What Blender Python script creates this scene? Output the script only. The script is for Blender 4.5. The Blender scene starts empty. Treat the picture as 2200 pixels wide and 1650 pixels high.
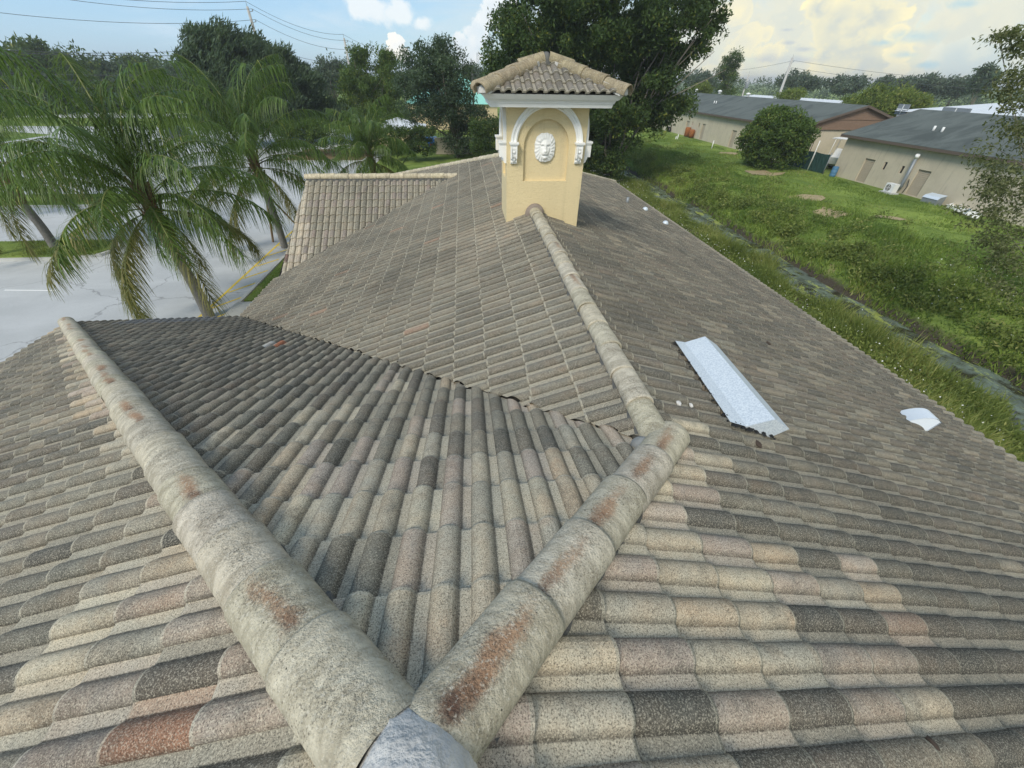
import bpy, bmesh, math, random
import numpy as np
from mathutils import Vector, Matrix

scene = bpy.context.scene
COL = scene.collection
R0 = random.Random(7)
RAD = math.radians

# ------------------------------------------------------------------ camera
CAM = np.array([0.2255, -0.158, 1.42])
YAW, PITCH, ROLL = 0.11431, 0.67375, 0.01849
def cam_axes():
    cy, sy, cp, sp = math.cos(YAW), math.sin(YAW), math.cos(PITCH), math.sin(PITCH)
    f = np.array([sy*cp, cy*cp, -sp]); r = np.array([cy, -sy, 0.0]); u = np.cross(r, f)
    c, s = math.cos(ROLL), math.sin(ROLL)
    return c*r+s*u, -s*r+c*u, f
CR, CU, CF = cam_axes()
cd = bpy.data.cameras.new("camera"); co = bpy.data.objects.new("camera", cd); COL.objects.link(co)
co.matrix_world = Matrix(((CR[0], CU[0], -CF[0], CAM[0]), (CR[1], CU[1], -CF[1], CAM[1]),
                          (CR[2], CU[2], -CF[2], CAM[2]), (0, 0, 0, 1)))
cd.sensor_width = 36; cd.lens = 36*827/2200; cd.clip_start = 0.05; cd.clip_end = 5000
scene.camera = co

# measuring helpers: sight lines of the photograph (2200 px wide) met with the ground, a wall or a distance
def ray(u, v):
    return CF + (u-1100)/827*CR - (v-825)/827*CU
def gp(u, v, z=-6.5):
    d = ray(u, v); return CAM + (z-CAM[2])/d[2]*d
def px(u, v, dist):
    d = ray(u, v); return CAM + dist/math.hypot(d[0], d[1])*d
def wx(u, v, x):
    d = ray(u, v); return CAM + (x-CAM[0])/d[0]*d
GZ = -6.5

# ------------------------------------------------------------------ render view, sky, sun
scene.view_settings.view_transform = 'Standard'; scene.view_settings.look = 'None'
scene.view_settings.gamma = 1; scene.view_settings.use_curve_mapping = False
scene.view_settings.exposure = 0.36
SUN_AZ, SUN_EL = RAD(220), RAD(43)          # compass style: 0 = +Y, clockwise; south-west, behind and left of the camera
world = bpy.data.worlds.new("World"); scene.world = world; world.use_nodes = True

class NT:
    """small shader-node builder"""
    def __init__(s, tree): s.t = tree; s.n = tree.nodes; s.l = tree.links
    def new(s, typ, **kw):
        n = s.n.new(typ)
        for k, v in kw.items(): setattr(n, k, v)
        return n
    def put(s, sock, v):
        if v is None: return
        if hasattr(v, 'is_output'): s.l.new(v, sock)
        elif isinstance(v, (tuple, list)):
            v = tuple(v)
            if sock.type == 'RGBA' and len(v) == 3: v = v+(1,)
            sock.default_value = v
        else: sock.default_value = v
    def noise(s, vec, scale, detail=4, rough=.55, dist=0, color=False):
        n = s.new('ShaderNodeTexNoise'); s.put(n.inputs['Vector'], vec)
        n.inputs['Scale'].default_value = scale; n.inputs['Detail'].default_value = detail
        n.inputs['Roughness'].default_value = rough; n.inputs['Distortion'].default_value = dist
        return n.outputs['Color' if color else 'Fac']
    def voro(s, vec, scale, out='Distance', feature='F1'):
        n = s.new('ShaderNodeTexVoronoi', feature=feature); s.put(n.inputs['Vector'], vec)
        n.inputs['Scale'].default_value = scale; return n.outputs[out]
    def wave(s, vec, scale, dist=0, direction='X', profile='SIN'):
        n = s.new('ShaderNodeTexWave', bands_direction=direction, wave_profile=profile); s.put(n.inputs['Vector'], vec)
        n.inputs['Scale'].default_value = scale; n.inputs['Distortion'].default_value = dist
        return n.outputs['Fac']
    def math(s, op, a, b=None, c=None, clamp=False):
        n = s.new('ShaderNodeMath', operation=op, use_clamp=clamp)
        for i, v in enumerate((a, b, c)): s.put(n.inputs[i], v)
        return n.outputs[0]
    def vmath(s, op, a, b=None, out=0, scale=None):
        n = s.new('ShaderNodeVectorMath', operation=op); s.put(n.inputs[0], a); s.put(n.inputs[1], b)
        if scale is not None: s.put(n.inputs['Scale'], scale)
        return n.outputs[out]
    def step(s, v, lo, hi, t0=0, t1=1):
        n = s.new('ShaderNodeMapRange', interpolation_type='SMOOTHSTEP'); s.put(n.inputs['Value'], v)
        for k, x in (('From Min', lo), ('From Max', hi), ('To Min', t0), ('To Max', t1)): s.put(n.inputs[k], x)
        return n.outputs[0]
    def mix(s, f, a, b, typ='MIX'):
        n = s.new('ShaderNodeMix', data_type='RGBA', blend_type=typ); s.put(n.inputs[0], f)
        s.put(n.inputs[6], a); s.put(n.inputs[7], b); return n.outputs[2]
    def sep(s, v):
        n = s.new('ShaderNodeSeparateXYZ'); s.put(n.inputs[0], v); return n.outputs
    def comb(s, x, y, z):
        n = s.new('ShaderNodeCombineXYZ')
        for i, v in enumerate((x, y, z)): s.put(n.inputs[i], v)
        return n.outputs[0]
    def attr(s, name, out='Fac'):
        n = s.new('ShaderNodeAttribute'); n.attribute_name = name; return n.outputs[out]
    def coord(s, out='Object'): return s.new('ShaderNodeTexCoord').outputs[out]
    def pos(s): return s.new('ShaderNodeNewGeometry').outputs['Position']
    def bump(s, h, strength=.3, dist=.01):
        n = s.new('ShaderNodeBump'); s.put(n.inputs['Height'], h); n.inputs['Strength'].default_value = strength
        n.inputs['Distance'].default_value = dist; return n.outputs[0]

def build_world():
    w = NT(world.node_tree)
    for n in list(w.n): w.n.remove(n)
    d = w.coord('Generated'); x, y, z = w.sep(d)
    sky = w.new('ShaderNodeTexSky', sky_type='NISHITA'); sky.sun_disc = False
    sky.sun_elevation = SUN_EL; sky.sun_rotation = SUN_AZ; sky.air_density = 1.0; sky.dust_density = .6; sky.ozone_density = 2.0
    base = w.mix(1.0, sky.outputs[0], (.93, 1.02, 1.06), 'MULTIPLY')
    # thin high veil, denser to the east where the storm clouds stand
    zc = w.math('ADD', w.math('MAXIMUM', z, 0), .10)
    flat = w.comb(w.math('DIVIDE', x, zc), w.math('DIVIDE', y, zc), 0)
    east = w.step(w.math('ADD', x, w.math('MULTIPLY', y, -.08)), -.55, .5)
    veil = w.noise(flat, .55, 7, .6, .6)
    va = w.step(w.math('ADD', veil, w.math('MULTIPLY', east, .22)), .50, .80)
    base = w.mix(w.math('MULTIPLY', w.math('SUBTRACT', 1.0, east), .45), base, (3.3, 5.6, 8.6))
    c1 = w.mix(w.math('MULTIPLY', va, .75), base, w.mix(east, (5.8, 6.9, 7.8), (6.3, 6.5, 6.0)))
    # warm pale haze low in the east, bluish haze low in the west
    low = w.step(z, .20, -.01)
    c1 = w.mix(w.math('MULTIPLY', low, w.math('MULTIPLY_ADD', east, .55, .15)), c1, w.mix(east, (4.2, 6.2, 8.2), (6.8, 6.7, 5.3)))
    # cumulus, built from the back to the front: each bank a union of puffs with a billowing edge
    st = w.comb(x, y, w.math('MULTIPLY', z, 1.25))
    billow = w.noise(st, 24, 10, .66, .3)
    puff = w.math('SUBTRACT', 1.0, w.math('MULTIPLY', w.voro(w.vmath('ADD', st, w.vmath('SCALE', w.noise(st, 14, 3, color=True), scale=.03)), 30), 1.5))
    edge = w.math('ADD', w.math('MULTIPLY_ADD', billow, 2.5, -1.25), w.math('MULTIPLY_ADD', puff, .35, -.12))
    def sdir(u, v): q = Vector(ray(u, v)); return q.normalized()
    def bank(col, blobs, bright, inner, soft=.34, depth=.95, ez=1.25, er=1.0, amount=1.0):
        acc = None
        for c, r in blobs:
            rel = w.vmath('SUBTRACT', d, tuple(c)); rx, ry, rz = w.sep(rel)
            q = w.vmath('LENGTH', w.comb(rx, ry, w.math('MULTIPLY', rz, ez)), out=1); b_ = w.math('SUBTRACT', 1.0, w.math('DIVIDE', q, r))
            acc = b_ if acc is None else w.math('MAXIMUM', acc, b_)
        dens = w.math('ADD', acc, w.math('MULTIPLY', edge, er)); a_ = w.math('MULTIPLY', w.step(dens, 0.0, soft), amount)
        rim = w.math('MULTIPLY', w.step(dens, depth, .0), w.step(w.noise(st, 9, 3), .36, .60)); tex = w.math('MULTIPLY', w.step(w.math('MULTIPLY_ADD', puff, .30, billow), .50, .85), .6)
        return w.mix(a_, col, w.mix(w.math('ADD', w.math('MULTIPLY', rim, .75), tex, clamp=True), inner, bright))
    P_ = lambda lst: [(sdir(u, v), r/827*.62) for u, v, r in lst]
    CB, CI = (8.9, 8.1, 5.2), (5.4, 5.8, 5.4)
    c2 = bank(c1, P_([(1600,60,120),(1700,40,120),(1800,20,130),(1560,140,90),(1680,130,100),(1920,40,120),(2080,60,130),(2190,120,120),(2260,40,150)]), (7.9, 7.5, 5.7), (6.2, 6.5, 5.8), .5, .9)
    c2 = bank(c2, P_([(1590,25,48),(1603,90,60),(1570,130,48),(1645,75,26),(1655,115,38),(1540,165,50)]), CB, (6.8, 6.8, 5.7))
    c2 = bank(c2, P_([(1830,95,95),(1800,55,62),(1870,40,70),(1775,120,36),(1845,150,58),(1905,125,46),(1760,20,36)]), CB, CI, .26, .9)
    c2 = bank(c2, P_([(1930,70,24),(1938,115,32),(1925,150,28),(1760,165,22)]), CB, (7.2, 7.0, 5.5), .3)
    c2 = bank(c2, P_([(2150,150,70),(2060,130,50),(2220,100,60)]), (7.2, 7.3, 6.2), (5.4, 6.2, 6.1), .3)
    c2 = bank(c2, P_([(1965,78,60),(1900,92,30),(2080,8,50),(1950,118,34),(1985,140,30)]), (3.9, 5.8, 6.5), (3.4, 5.6, 6.7), 1.1, .5, 3.6, 1.0, .7)
    c2 = bank(c2, P_([(1695,92,28),(1730,106,34),(1650,128,70),(1720,128,50),(1690,64,20)]), (4.9, 5.3, 5.6), (4.4, 5.0, 5.5), 1.0, .5, 4.6, .9, .7)
    CW, CG = (8.1, 8.3, 8.2), (6.4, 7.2, 7.7)
    c2 = bank(c2, P_([(790,8,70),(860,30,58),(905,50,34)]), CW, CW, .6, .5, 1.8, .8, .75)
    c2 = bank(c2, P_([(852,90,22),(868,118,20),(840,115,16)]), (9.4, 9.1, 7.9), CW, .15)
    c2 = bank(c2, P_([(1000,110,48),(1030,70,46),(985,135,34),(1060,30,60)]), CW, CG, .35)
    rest = [((.9,.4,.10), .14), ((.95,.1,.12), .12), ((.8,-.5,.12), .2), ((.3,-.95,.13), .22), ((-.2,-.97,.3), .2), ((-.6,-.8,.10), .18), ((-.95,.1,.06), .06), ((.5,.5,.7), .25), ((.7,-.2,.6), .22)]
    c3 = bank(c2, [(Vector(c).normalized(), r) for c, r in rest], CW, CG, .3)
    bg = w.new('ShaderNodeBackground'); w.put(bg.inputs['Color'], c3); bg.inputs['Strength'].default_value = 0.10
    out = w.new('ShaderNodeOutputWorld'); w.l.new(bg.outputs[0], out.inputs['Surface'])
build_world()

sl = bpy.data.lights.new("sun", 'SUN'); sl.energy = 2.3; sl.angle = RAD(20); sl.color = (1.0, .93, .80)
so = bpy.data.objects.new("sun", sl); COL.objects.link(so)
sd = Vector((math.sin(SUN_AZ)*math.cos(SUN_EL), math.cos(SUN_AZ)*math.cos(SUN_EL), math.sin(SUN_EL)))
so.rotation_euler = (-sd).to_track_quat('-Z', 'Y').to_euler(); so.location = (-20, -20, 40)

# ------------------------------------------------------------------ materials
MATS = {}
def material(name, fn):
    m = bpy.data.materials.new(name); m.use_nodes = True; s = NT(m.node_tree)
    b = s.n['Principled BSDF']; out = s.n['Material Output']
    fn(s, b, out); MATS[name] = m; return m
def simple(name, col, rough=.7, metal=0, var=.12, scale=3.0, bumps=None, spec=.4):
    def f(s, b, out):
        p = s.pos(); n = s.noise(p, scale, 6, .6)
        s.put(b.inputs['Base Color'], s.mix(n, tuple(c*(1-var*1.6) for c in col), tuple(min(1, c*(1+var*1.6)) for c in col)))
        b.inputs['Roughness'].default_value = rough; b.inputs['Metallic'].default_value = metal
        b.inputs['Specular IOR Level'].default_value = spec
        if bumps: s.put(b.inputs['Normal'], s.bump(s.noise(p, bumps[0], 4), bumps[1], bumps[2]))
    return material(name, f)

def tile_mat(name, per_object):
    def f(s, b, out):
        p = s.pos()
        col = s.new('ShaderNodeObjectInfo').outputs['Color'] if per_object else s.attr('tcol', 'Color')
        pan = s.attr('pan')
        sp = s.vmath('MULTIPLY', p, (1, 1, 1.6))
        # pans are rinsed by the rain: paler, yellower concrete
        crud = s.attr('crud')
        hue = s.noise(s.vmath('MULTIPLY', p, (1, 1, 1)), 5.5, 4, .6, .5); hue2 = s.noise(s.vmath('ADD', p, (7, 3, 1)), 3.1, 3, .6)
        col = s.mix(1.0, col, s.mix(s.step(hue, .34, .66), (.97, .99, .985), (1.05, .99, .92)), 'MULTIPLY')
        col = s.mix(s.math('MULTIPLY', s.step(hue2, .55, .72), .5), col, s.mix(1.0, col, (1.12, .95, .86), 'MULTIPLY'))
        pale = s.mix(.60, col, (.52, .48, .37))
        isrim = s.math('MULTIPLY', s.step(pan, 1.4, 1.6), s.step(pan, 2.6, 2.4)); ispan = s.step(pan, .3, .9)
        col = s.mix(s.math('MULTIPLY', ispan, .70), col, pale)
        col = s.mix(s.math('MULTIPLY', isrim, .30), col, (.50, .46, .36))
        # blotchy algae film, heavier on the barrels; grime plus painted shade in the creases and along left edges
        al = s.step(s.noise(sp, 8, 7, .68, .5), .44, .66); al2 = s.step(s.noise(sp, 1.7, 4, .6), .35, .70)
        barrel = s.math('SUBTRACT', 1.0, s.math('MINIMUM', pan, 1.0))
        col = s.mix(s.math('MULTIPLY', s.math('MULTIPLY', al, s.math('MULTIPLY_ADD', barrel, .50, .10)), s.math('MULTIPLY_ADD', al2, .85, .25)), col, s.mix(.78, col, (.05, .05, .042)))
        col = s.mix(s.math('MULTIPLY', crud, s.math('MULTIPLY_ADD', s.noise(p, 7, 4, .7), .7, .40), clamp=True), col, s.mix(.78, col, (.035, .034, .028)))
        mil = s.step(s.noise(p, .55, 6, .62, .4), .47, .66); col = s.mix(s.math('MULTIPLY', mil, s.math('MULTIPLY_ADD', barrel, .50, .14)), col, s.mix(.7, col, (.045, .044, .038)))
        # exposed sand grain: dark and pale specks
        g1 = s.noise(p, 175, 3, .85); g2 = s.noise(s.vmath('ADD', p, (3, 5, 2)), 150, 3, .8)
        col = s.mix(s.math('MULTIPLY', s.step(g1, .51, .585), .80), col, s.mix(.88, col, (.02, .019, .016)))
        col = s.mix(s.math('MULTIPLY', s.step(g2, .515, .60), .72), col, s.mix(.6, s.mix(1.0, col, (1.9, 1.85, 1.75), 'MULTIPLY'), (.56, .52, .41)))
        s.put(b.inputs['Base Color'], col); b.inputs['Roughness'].default_value = .92; b.inputs['Specular IOR Level'].default_value = .25
        h = s.math('ADD', g2, s.math('MULTIPLY', s.noise(p, 40, 4, .6), .8))
        s.put(b.inputs['Normal'], s.bump(h, .5, .006))
    return material(name, f)
M_TILE = tile_mat('concrete_roof_tile', True)
M_TILES = tile_mat('concrete_roof_tile_field', False)

def cap_mat(s, b, out):
    o = s.coord('Object'); x, y, z = s.sep(o); oi = s.new('ShaderNodeObjectInfo'); rnd = oi.outputs['Random']
    p = s.pos(); off = s.comb(s.math('MULTIPLY', rnd, 37), s.math('MULTIPLY', rnd, 91), 0); q = s.vmath('ADD', o, off)
    base = s.mix(s.step(s.noise(s.vmath('MULTIPLY', q, (1, 2.2, 1)), 6, 6, .68, .8), .32, .68), (.40, .355, .265), (.67, .61, .475))
    base = s.mix(1.0, base, oi.outputs['Color'], 'MULTIPLY')
    col = s.mix(s.math('MULTIPLY', s.step(s.noise(q, 15, 5, .7), .5, .75), .45), base, (.25, .235, .19))
    # rust and mould streaks running down from the upper joint along the crest
    side = s.math('ABSOLUTE', s.math('ADD', x, s.math('MULTIPLY_ADD', s.noise(q, 5, 3), .10, -.05)))
    crest = s.step(side, .070, .0); sh = s.math('MULTIPLY', s.math('FRACT', s.math('MULTIPLY', rnd, 13.7)), .10); along = s.math('MULTIPLY', s.step(y, .60, .20), s.step(y, s.math('SUBTRACT', sh, .03), s.math('ADD', sh, .05)))
    amt = s.math('DIVIDE', oi.outputs['Object Index'], 100.0)
    grain = s.noise(p, 105, 4, .85)
    fld = s.math('MULTIPLY', s.math('MULTIPLY', crest, along), amt)
    fld = s.math('ADD', fld, s.math('ADD', s.math('MULTIPLY_ADD', grain, 1.3, -.65), s.math('MULTIPLY_ADD', s.noise(s.vmath('MULTIPLY', q, (1, .5, 1)), 11, 5, .7), 1.0, -.5)))
    st = s.math('MULTIPLY', s.step(fld, .12, 1.0), s.step(s.math('MULTIPLY', s.math('MULTIPLY', crest, along), amt), .0, .35))
    col = s.mix(s.math('MULTIPLY', st, .92), col, s.mix(s.step(s.math('MULTIPLY_ADD', s.noise(q, 22, 4), .30, y), .14, .40), (.075, .030, .022), (.40, .235, .135)))
    col = s.mix(s.math('MULTIPLY', s.step(side, .085, .15), .35), col, (.20, .185, .135))
    blk = s.math('MULTIPLY', s.math('MULTIPLY', s.step(side, .13, .0), s.step(s.noise(q, 3, 3), .35, .6)), s.step(s.noise(p, 100, 4, .8), .48, .60))
    col = s.mix(s.math('MULTIPLY', blk, .60), col, (.05, .045, .037))
    g = s.noise(p, 120, 3, .75)
    patch = s.step(s.noise(q, 5, 4, .6), .38, .62); col = s.mix(s.math('MULTIPLY', s.step(g, .53, .63), s.math('MULTIPLY_ADD', patch, .65, .08)), col, (.09, .08, .062))
    col = s.mix(s.math('MULTIPLY', s.step(s.noise(p, 85, 2, .6), .54, .72), .5), col, (.72, .67, .55))
    pit = s.step(s.voro(p, 14), .05, .025); col = s.mix(pit, col, (.04, .04, .035))
    s.put(b.inputs['Base Color'], col); b.inputs['Roughness'].default_value = .93; b.inputs['Specular IOR Level'].default_value = .25
    s.put(b.inputs['Normal'], s.bump(s.math('ADD', g, s.math('MULTIPLY_ADD', s.noise(q, 9, 4, .7), 2.2, s.noise(q, 30, 4))), .75, .012))
M_CAP = material('weathered_ridge_cap', cap_mat)
M_MORTAR = simple('grey_roof_mortar', (.56, .55, .52), .97, 0, .30, 9, (28, 1.0, .02), .15)
M_MORTAR_D = simple('dark_stained_mortar', (.13, .13, .12), .95, 0, .35, 14, (50, .9, .012))
M_DECK = simple('bitumen_underlay', (.035, .033, .03), .95, 0, .2, 4)
def stucco(name, col, sc=26, bs=.8, grime=.28):
    def f(s, b, out):
        p = s.pos(); q = s.vmath('MULTIPLY', p, (1, 1, 2.4))
        n = s.noise(q, sc, 5, .62, 1.6); m = s.noise(p, 1.3, 4)
        c = s.mix(m, tuple(k*.90 for k in col), tuple(k*1.06 for k in col))
        c = s.mix(s.math('MULTIPLY', s.step(n, .5, .3), .18), c, tuple(k*.6 for k in col))
        streak = s.step(s.noise(s.vmath('MULTIPLY', p, (3.2, 3.2, .28)), 1.6, 6, .68), .52, .74); low = s.step(s.noise(p, .5, 5, .65), .45, .7)
        c = s.mix(s.math('MULTIPLY', streak, grime), c, tuple(k*.52 for k in col)); c = s.mix(s.math('MULTIPLY', low, grime*.7), c, tuple(k*.66 for k in col))
        s.put(b.inputs['Base Color'], c); b.inputs['Roughness'].default_value = .85
        s.put(b.inputs['Normal'], s.bump(n, bs, .013))
    return material(name, f)
M_YELLOW = stucco('yellow_stucco', (.75, .615, .36), 17, .8)
M_BEIGE = stucco('tan_stucco', (.57, .50, .375), 9, .3, .50)
M_WALLCREAM = stucco('cream_stucco', (.66, .54, .34))
M_WHITE = simple('white_painted_trim', (.84, .835, .80), .6, 0, .05, 5, (90, .2, .004))
M_RELIEF = simple('white_cast_relief', (.80, .80, .77), .65, 0, .05, 20)
def galv(s, b, out):
    p = s.pos(); v = s.noise(p, 70, 3, .7); w_ = s.noise(p, 5, 3)
    s.put(b.inputs['Base Color'], s.mix(s.step(v, .4, .6), s.mix(w_, (.47, .54, .60), (.56, .63, .69)), (.70, .76, .80)))
    b.inputs['Metallic'].default_value = .15; b.inputs['Roughness'].default_value = .42
    s.put(b.inputs['Normal'], s.bump(v, .25, .004))
M_GALV = material('galvanised_sheet', galv)
M_PAINTMETAL = simple('smooth_pale_metal', (.74, .80, .85), .35, .1, .03, 3)
M_TAR = simple('black_roof_tar', (.012, .012, .012), .5, 0, .2, 20, (40, .8, .01))
def asphalt(s, b, out):
    p = s.pos(); a = s.noise(p, .35, 6, .62, .5); f = s.noise(p, 14, 4, .7); st = s.noise(s.vmath('MULTIPLY', p, (.12, 1, 1)), .8, 5, .6)
    c = s.mix(s.step(a, .3, .7), (.42, .432, .432), (.50, .512, .512))
    c = s.mix(s.math('MULTIPLY', s.step(st, .5, .72), .5), c, (.58, .59, .585)); c = s.mix(s.math('MULTIPLY', s.step(f, .5, .75), .3), c, (.3, .31, .31))
    oil = s.math('MULTIPLY', s.step(s.voro(s.vmath('ADD', p, s.vmath('SCALE', s.noise(p, 2, 3, color=True), scale=.5)), .33), .22, .05), s.step(s.noise(p, .11, 2), .45, .6)); c = s.mix(s.math('MULTIPLY', oil, .55), c, (.16, .16, .16))
    crack = s.step(s.voro(s.vmath('ADD', p, s.vmath('SCALE', s.noise(p, .9, 4, color=True), scale=1.6)), .22, feature='DISTANCE_TO_EDGE'), .010, .003)
    c = s.mix(s.math('MULTIPLY', crack, .45), c, (.12, .12, .12))
    s.put(b.inputs['Base Color'], c); b.inputs['Roughness'].default_value = .9; s.put(b.inputs['Normal'], s.bump(f, .3, .01))
M_ASPHALT = material('sun_bleached_asphalt', asphalt)
M_CONC = simple('pale_concrete', (.50, .50, .47), .9, 0, .12, 3)
M_ROAD = simple('pale_road', (.52, .53, .52), .9, 0, .08, .4)
def paint(name, col):
    def f(s, b, out):
        p = s.pos(); w_ = s.step(s.noise(p, 9, 5, .7), .62, .75)
        s.put(b.inputs['Base Color'], s.mix(s.math('MULTIPLY', w_, .6), col, (.35, .35, .33))); b.inputs['Roughness'].default_value = .8
    return material(name, f)
M_YPAINT = paint('yellow_line_paint', (.72, .52, .06)); M_WPAINT = paint('white_line_paint', (.8, .8, .78))
def ground_m(s, b, out):
    p = s.pos(); x, y, z = s.sep(p)
    a = s.noise(p, .16, 6, .62, .4); d = s.noise(p, 1.6, 6, .68, .3); f = s.noise(p, 9, 4, .7)
    g = s.mix(s.step(a, .35, .66), (.115, .180, .036), (.245, .320, .070))
    g = s.mix(s.math('MULTIPLY', s.step(d, .45, .7), .6), g, (.085, .140, .03))
    g = s.mix(s.math('MULTIPLY', s.step(f, .5, .7), .35), g, (.26, .29, .085))
    bare = s.math('MULTIPLY', s.step(s.noise(p, .23, 5, .6, .3), .66, .74), s.step(d, .4, .6)); g = s.mix(s.math('MULTIPLY', bare, .8), g, (.34, .26, .14))
    mud = s.step(s.math('ADD', z, s.math('MULTIPLY_ADD', d, .7, -.35)), -7.4, -7.8)
    g = s.mix(mud, g, s.mix(f, (.04, .033, .023), (.105, .09, .066)))
    s.put(b.inputs['Base Color'], g); b.inputs['Roughness'].default_value = .95; b.inputs['Specular IOR Level'].default_value = .15
    s.put(b.inputs['Normal'], s.bump(s.math('ADD', d, f), .7, .12))
M_GROUND = material('grassy_ground', ground_m)
def water_m(s, b, out):
    p = s.pos(); n = s.noise(p, .75, 6, .62, 1.2); k = s.noise(s.vmath('MULTIPLY', p, (1.6, .55, 1)), .9, 7, .66, .8)
    c = s.mix(s.step(n, .38, .62), (.035, .034, .020), (.13, .16, .135))
    scum = s.math('MULTIPLY', s.step(s.math('ADD', k, s.math('MULTIPLY_ADD', s.noise(p, 5, 7, .75), .44, -.22)), .535, .64), .85)
    sc2 = s.step(s.noise(s.vmath('ADD', p, (9, 4, 0)), 1.1, 7, .7, .6), .52, .62)
    c = s.mix(s.math('MULTIPLY', sc2, .55), c, (.21, .27, .22)); c = s.mix(scum, c, s.mix(s.noise(p, 20, 3), (.22, .27, .05), (.42, .46, .11)))
    s.put(b.inputs['Base Color'], c); s.put(b.inputs['Roughness'], s.math('MULTIPLY_ADD', scum, .6, .12)); b.inputs['IOR'].default_value = 1.33
    s.put(b.inputs['Normal'], s.bump(s.noise(p, 5, 4, .6), .15, .03))
M_WATER = material('murky_canal_water', water_m)
def leaf_mat(name, lo, hi, transl=.35, extra=(.24, .26, .05), rough=.55):
    def f(s, b, out):
        v = s.attr('lv'); c = s.mix(v, lo, hi); c = s.mix(s.step(v, .93, .99), c, extra)
        s.put(b.inputs['Base Color'], c); b.inputs['Roughness'].default_value = rough; b.inputs['Specular IOR Level'].default_value = .3
        tr = s.new('ShaderNodeBsdfTranslucent'); s.put(tr.inputs['Color'], s.mix(.5, c, (.20, .30, .03)))
        mx = s.new('ShaderNodeMixShader'); mx.inputs[0].default_value = transl
        s.l.new(b.outputs[0], mx.inputs[1]); s.l.new(tr.outputs[0], mx.inputs[2]); s.l.new(mx.outputs[0], out.inputs['Surface'])
    return material(name, f)
M_LEAF_D = leaf_mat('dark_glossy_leaves', (.024, .050, .014), (.105, .165, .045))
M_LEAF_B = leaf_mat('blue_green_leaves', (.028, .052, .028), (.088, .135, .068), .25, (.12, .16, .08))
M_LEAF_M = leaf_mat('mid_green_leaves', (.040, .080, .016), (.13, .20, .04))
M_LEAF_Y = leaf_mat('yellow_green_leaves', (.08, .12, .020), (.21, .26, .05), .4, (.38, .38, .10))
M_LEAF_O = leaf_mat('olive_sparse_leaves', (.075, .09, .035), (.20, .215, .09), .3, (.24, .24, .12))
M_LEAF_H = leaf_mat('hazed_far_leaves', (.050, .078, .055), (.105, .145, .088), .2, (.12, .14, .08))  # paler and bluer: haze of distance mixed into the leaf colour
M_FROND = leaf_mat('palm_leaflets', (.026, .058, .014), (.165, .255, .050), .36, (.40, .40, .10), .4)
M_FROND_DRY = leaf_mat('drying_palm_leaflets', (.10, .115, .030), (.30, .26, .095), .3, (.36, .28, .13))
M_GRASS = leaf_mat('grass_blades', (.110, .185, .034), (.310, .400, .082), .35, (.32, .32, .11))
M_WEED = leaf_mat('weed_leaves', (.085, .130, .028), (.250, .290, .072), .35, (.36, .36, .12))
M_BARK = simple('grey_palm_bark', (.20, .19, .178), .95, 0, .3, 8, (18, .8, .03))
M_BARK_T = simple('tree_bark', (.20, .175, .14), .95, 0, .3, 6, (14, .9, .03))
M_BOOT = simple('dead_frond_fibre', (.19, .125, .07), .95, 0, .35, 16, (30, .8, .02))
M_PETIOLE = simple('palm_rachis', (.16, .18, .05), .6, 0, .2, 6)
M_SHINGLE = material('grey_green_shingles', lambda s, b, out: (
    s.put(b.inputs['Base Color'], s.mix(s.math('MULTIPLY', s.step(s.noise(s.vmath('MULTIPLY', s.pos(), (.35, 1, 1)), .55, 6, .62, 1.0), .4, .68), .8),
          s.mix(s.noise(s.pos(), 6, 4, .7), (.092, .110, .102), (.150, .168, .155)), (.060, .072, .068))),
    b.inputs['Roughness'].__setattr__('default_value', .95), b.inputs['Specular IOR Level'].__setattr__('default_value', .2))[0])
M_BROWN = simple('brown_boarding', (.225, .15, .105), .85, 0, .10, 4)
M_FASCIA = simple('brown_fascia', (.125, .095, .075), .8, 0, .12, 4)
M_SHUTTER = simple('tan_roller_shutter', (.40, .34, .25), .75, 0, .08, 4)
M_DARK = simple('dark_opening', (.035, .033, .03), .8)
M_METALROOF = simple('white_metal_roof', (.66, .70, .74), .5, .1, .05, 1)
M_TEAL = simple('teal_metal_roof', (.30, .66, .56), .45, .1, .05, 1)
M_PVC = simple('white_plastic', (.78, .78, .75), .5, 0, .05, 5)
M_GREYMETAL = simple('grey_duct_metal', (.26, .28, .29), .5, .3, .1, 5)
M_BLUE = simple('blue_plastic', (.075, .19, .32), .5, 0, .1, 6)
M_SCREEN = simple('green_windscreen_mesh', (.018, .055, .048), .85, 0, .25, 5)
M_RUST = simple('rusty_steel', (.30, .11, .035), .9, 0, .35, 4, (20, .6, .01))
M_RUBBER = simple('black_rubber', (.02, .02, .02), .8, 0, .2, 8)
M_BLACKMETAL = simple('black_steel', (.03, .03, .032), .5, .2, .1, 8)
M_WOOD = simple('raw_timber', (.30, .20, .11), .85, 0, .2, 8)
M_POLE = simple('grey_concrete_pole', (.44, .43, .40), .85, 0, .1, 3)
M_WIRE = simple('power_cable', (.08, .085, .09), .7)
M_CARDARK = simple('dark_car_paint', (.035, .037, .045), .25, .2, .03, 3)
M_CARBLUE = simple('blue_car_paint', (.02, .13, .38), .25, .2, .03, 3)
M_CARWHITE = simple('white_car_paint', (.75, .75, .74), .3, 0, .03, 3)
M_GLASS = simple('car_glass', (.03, .04, .045), .08, 0, .05, 3, None, .6)
M_CHROME = simple('wheel_rim_metal', (.5, .5, .5), .35, .8, .05, 3)
M_RED = simple('red_plastic', (.45, .04, .03), .5)
M_SIGN = simple('tan_sign_board', (.42, .36, .28), .7, 0, .05, 4)
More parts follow.
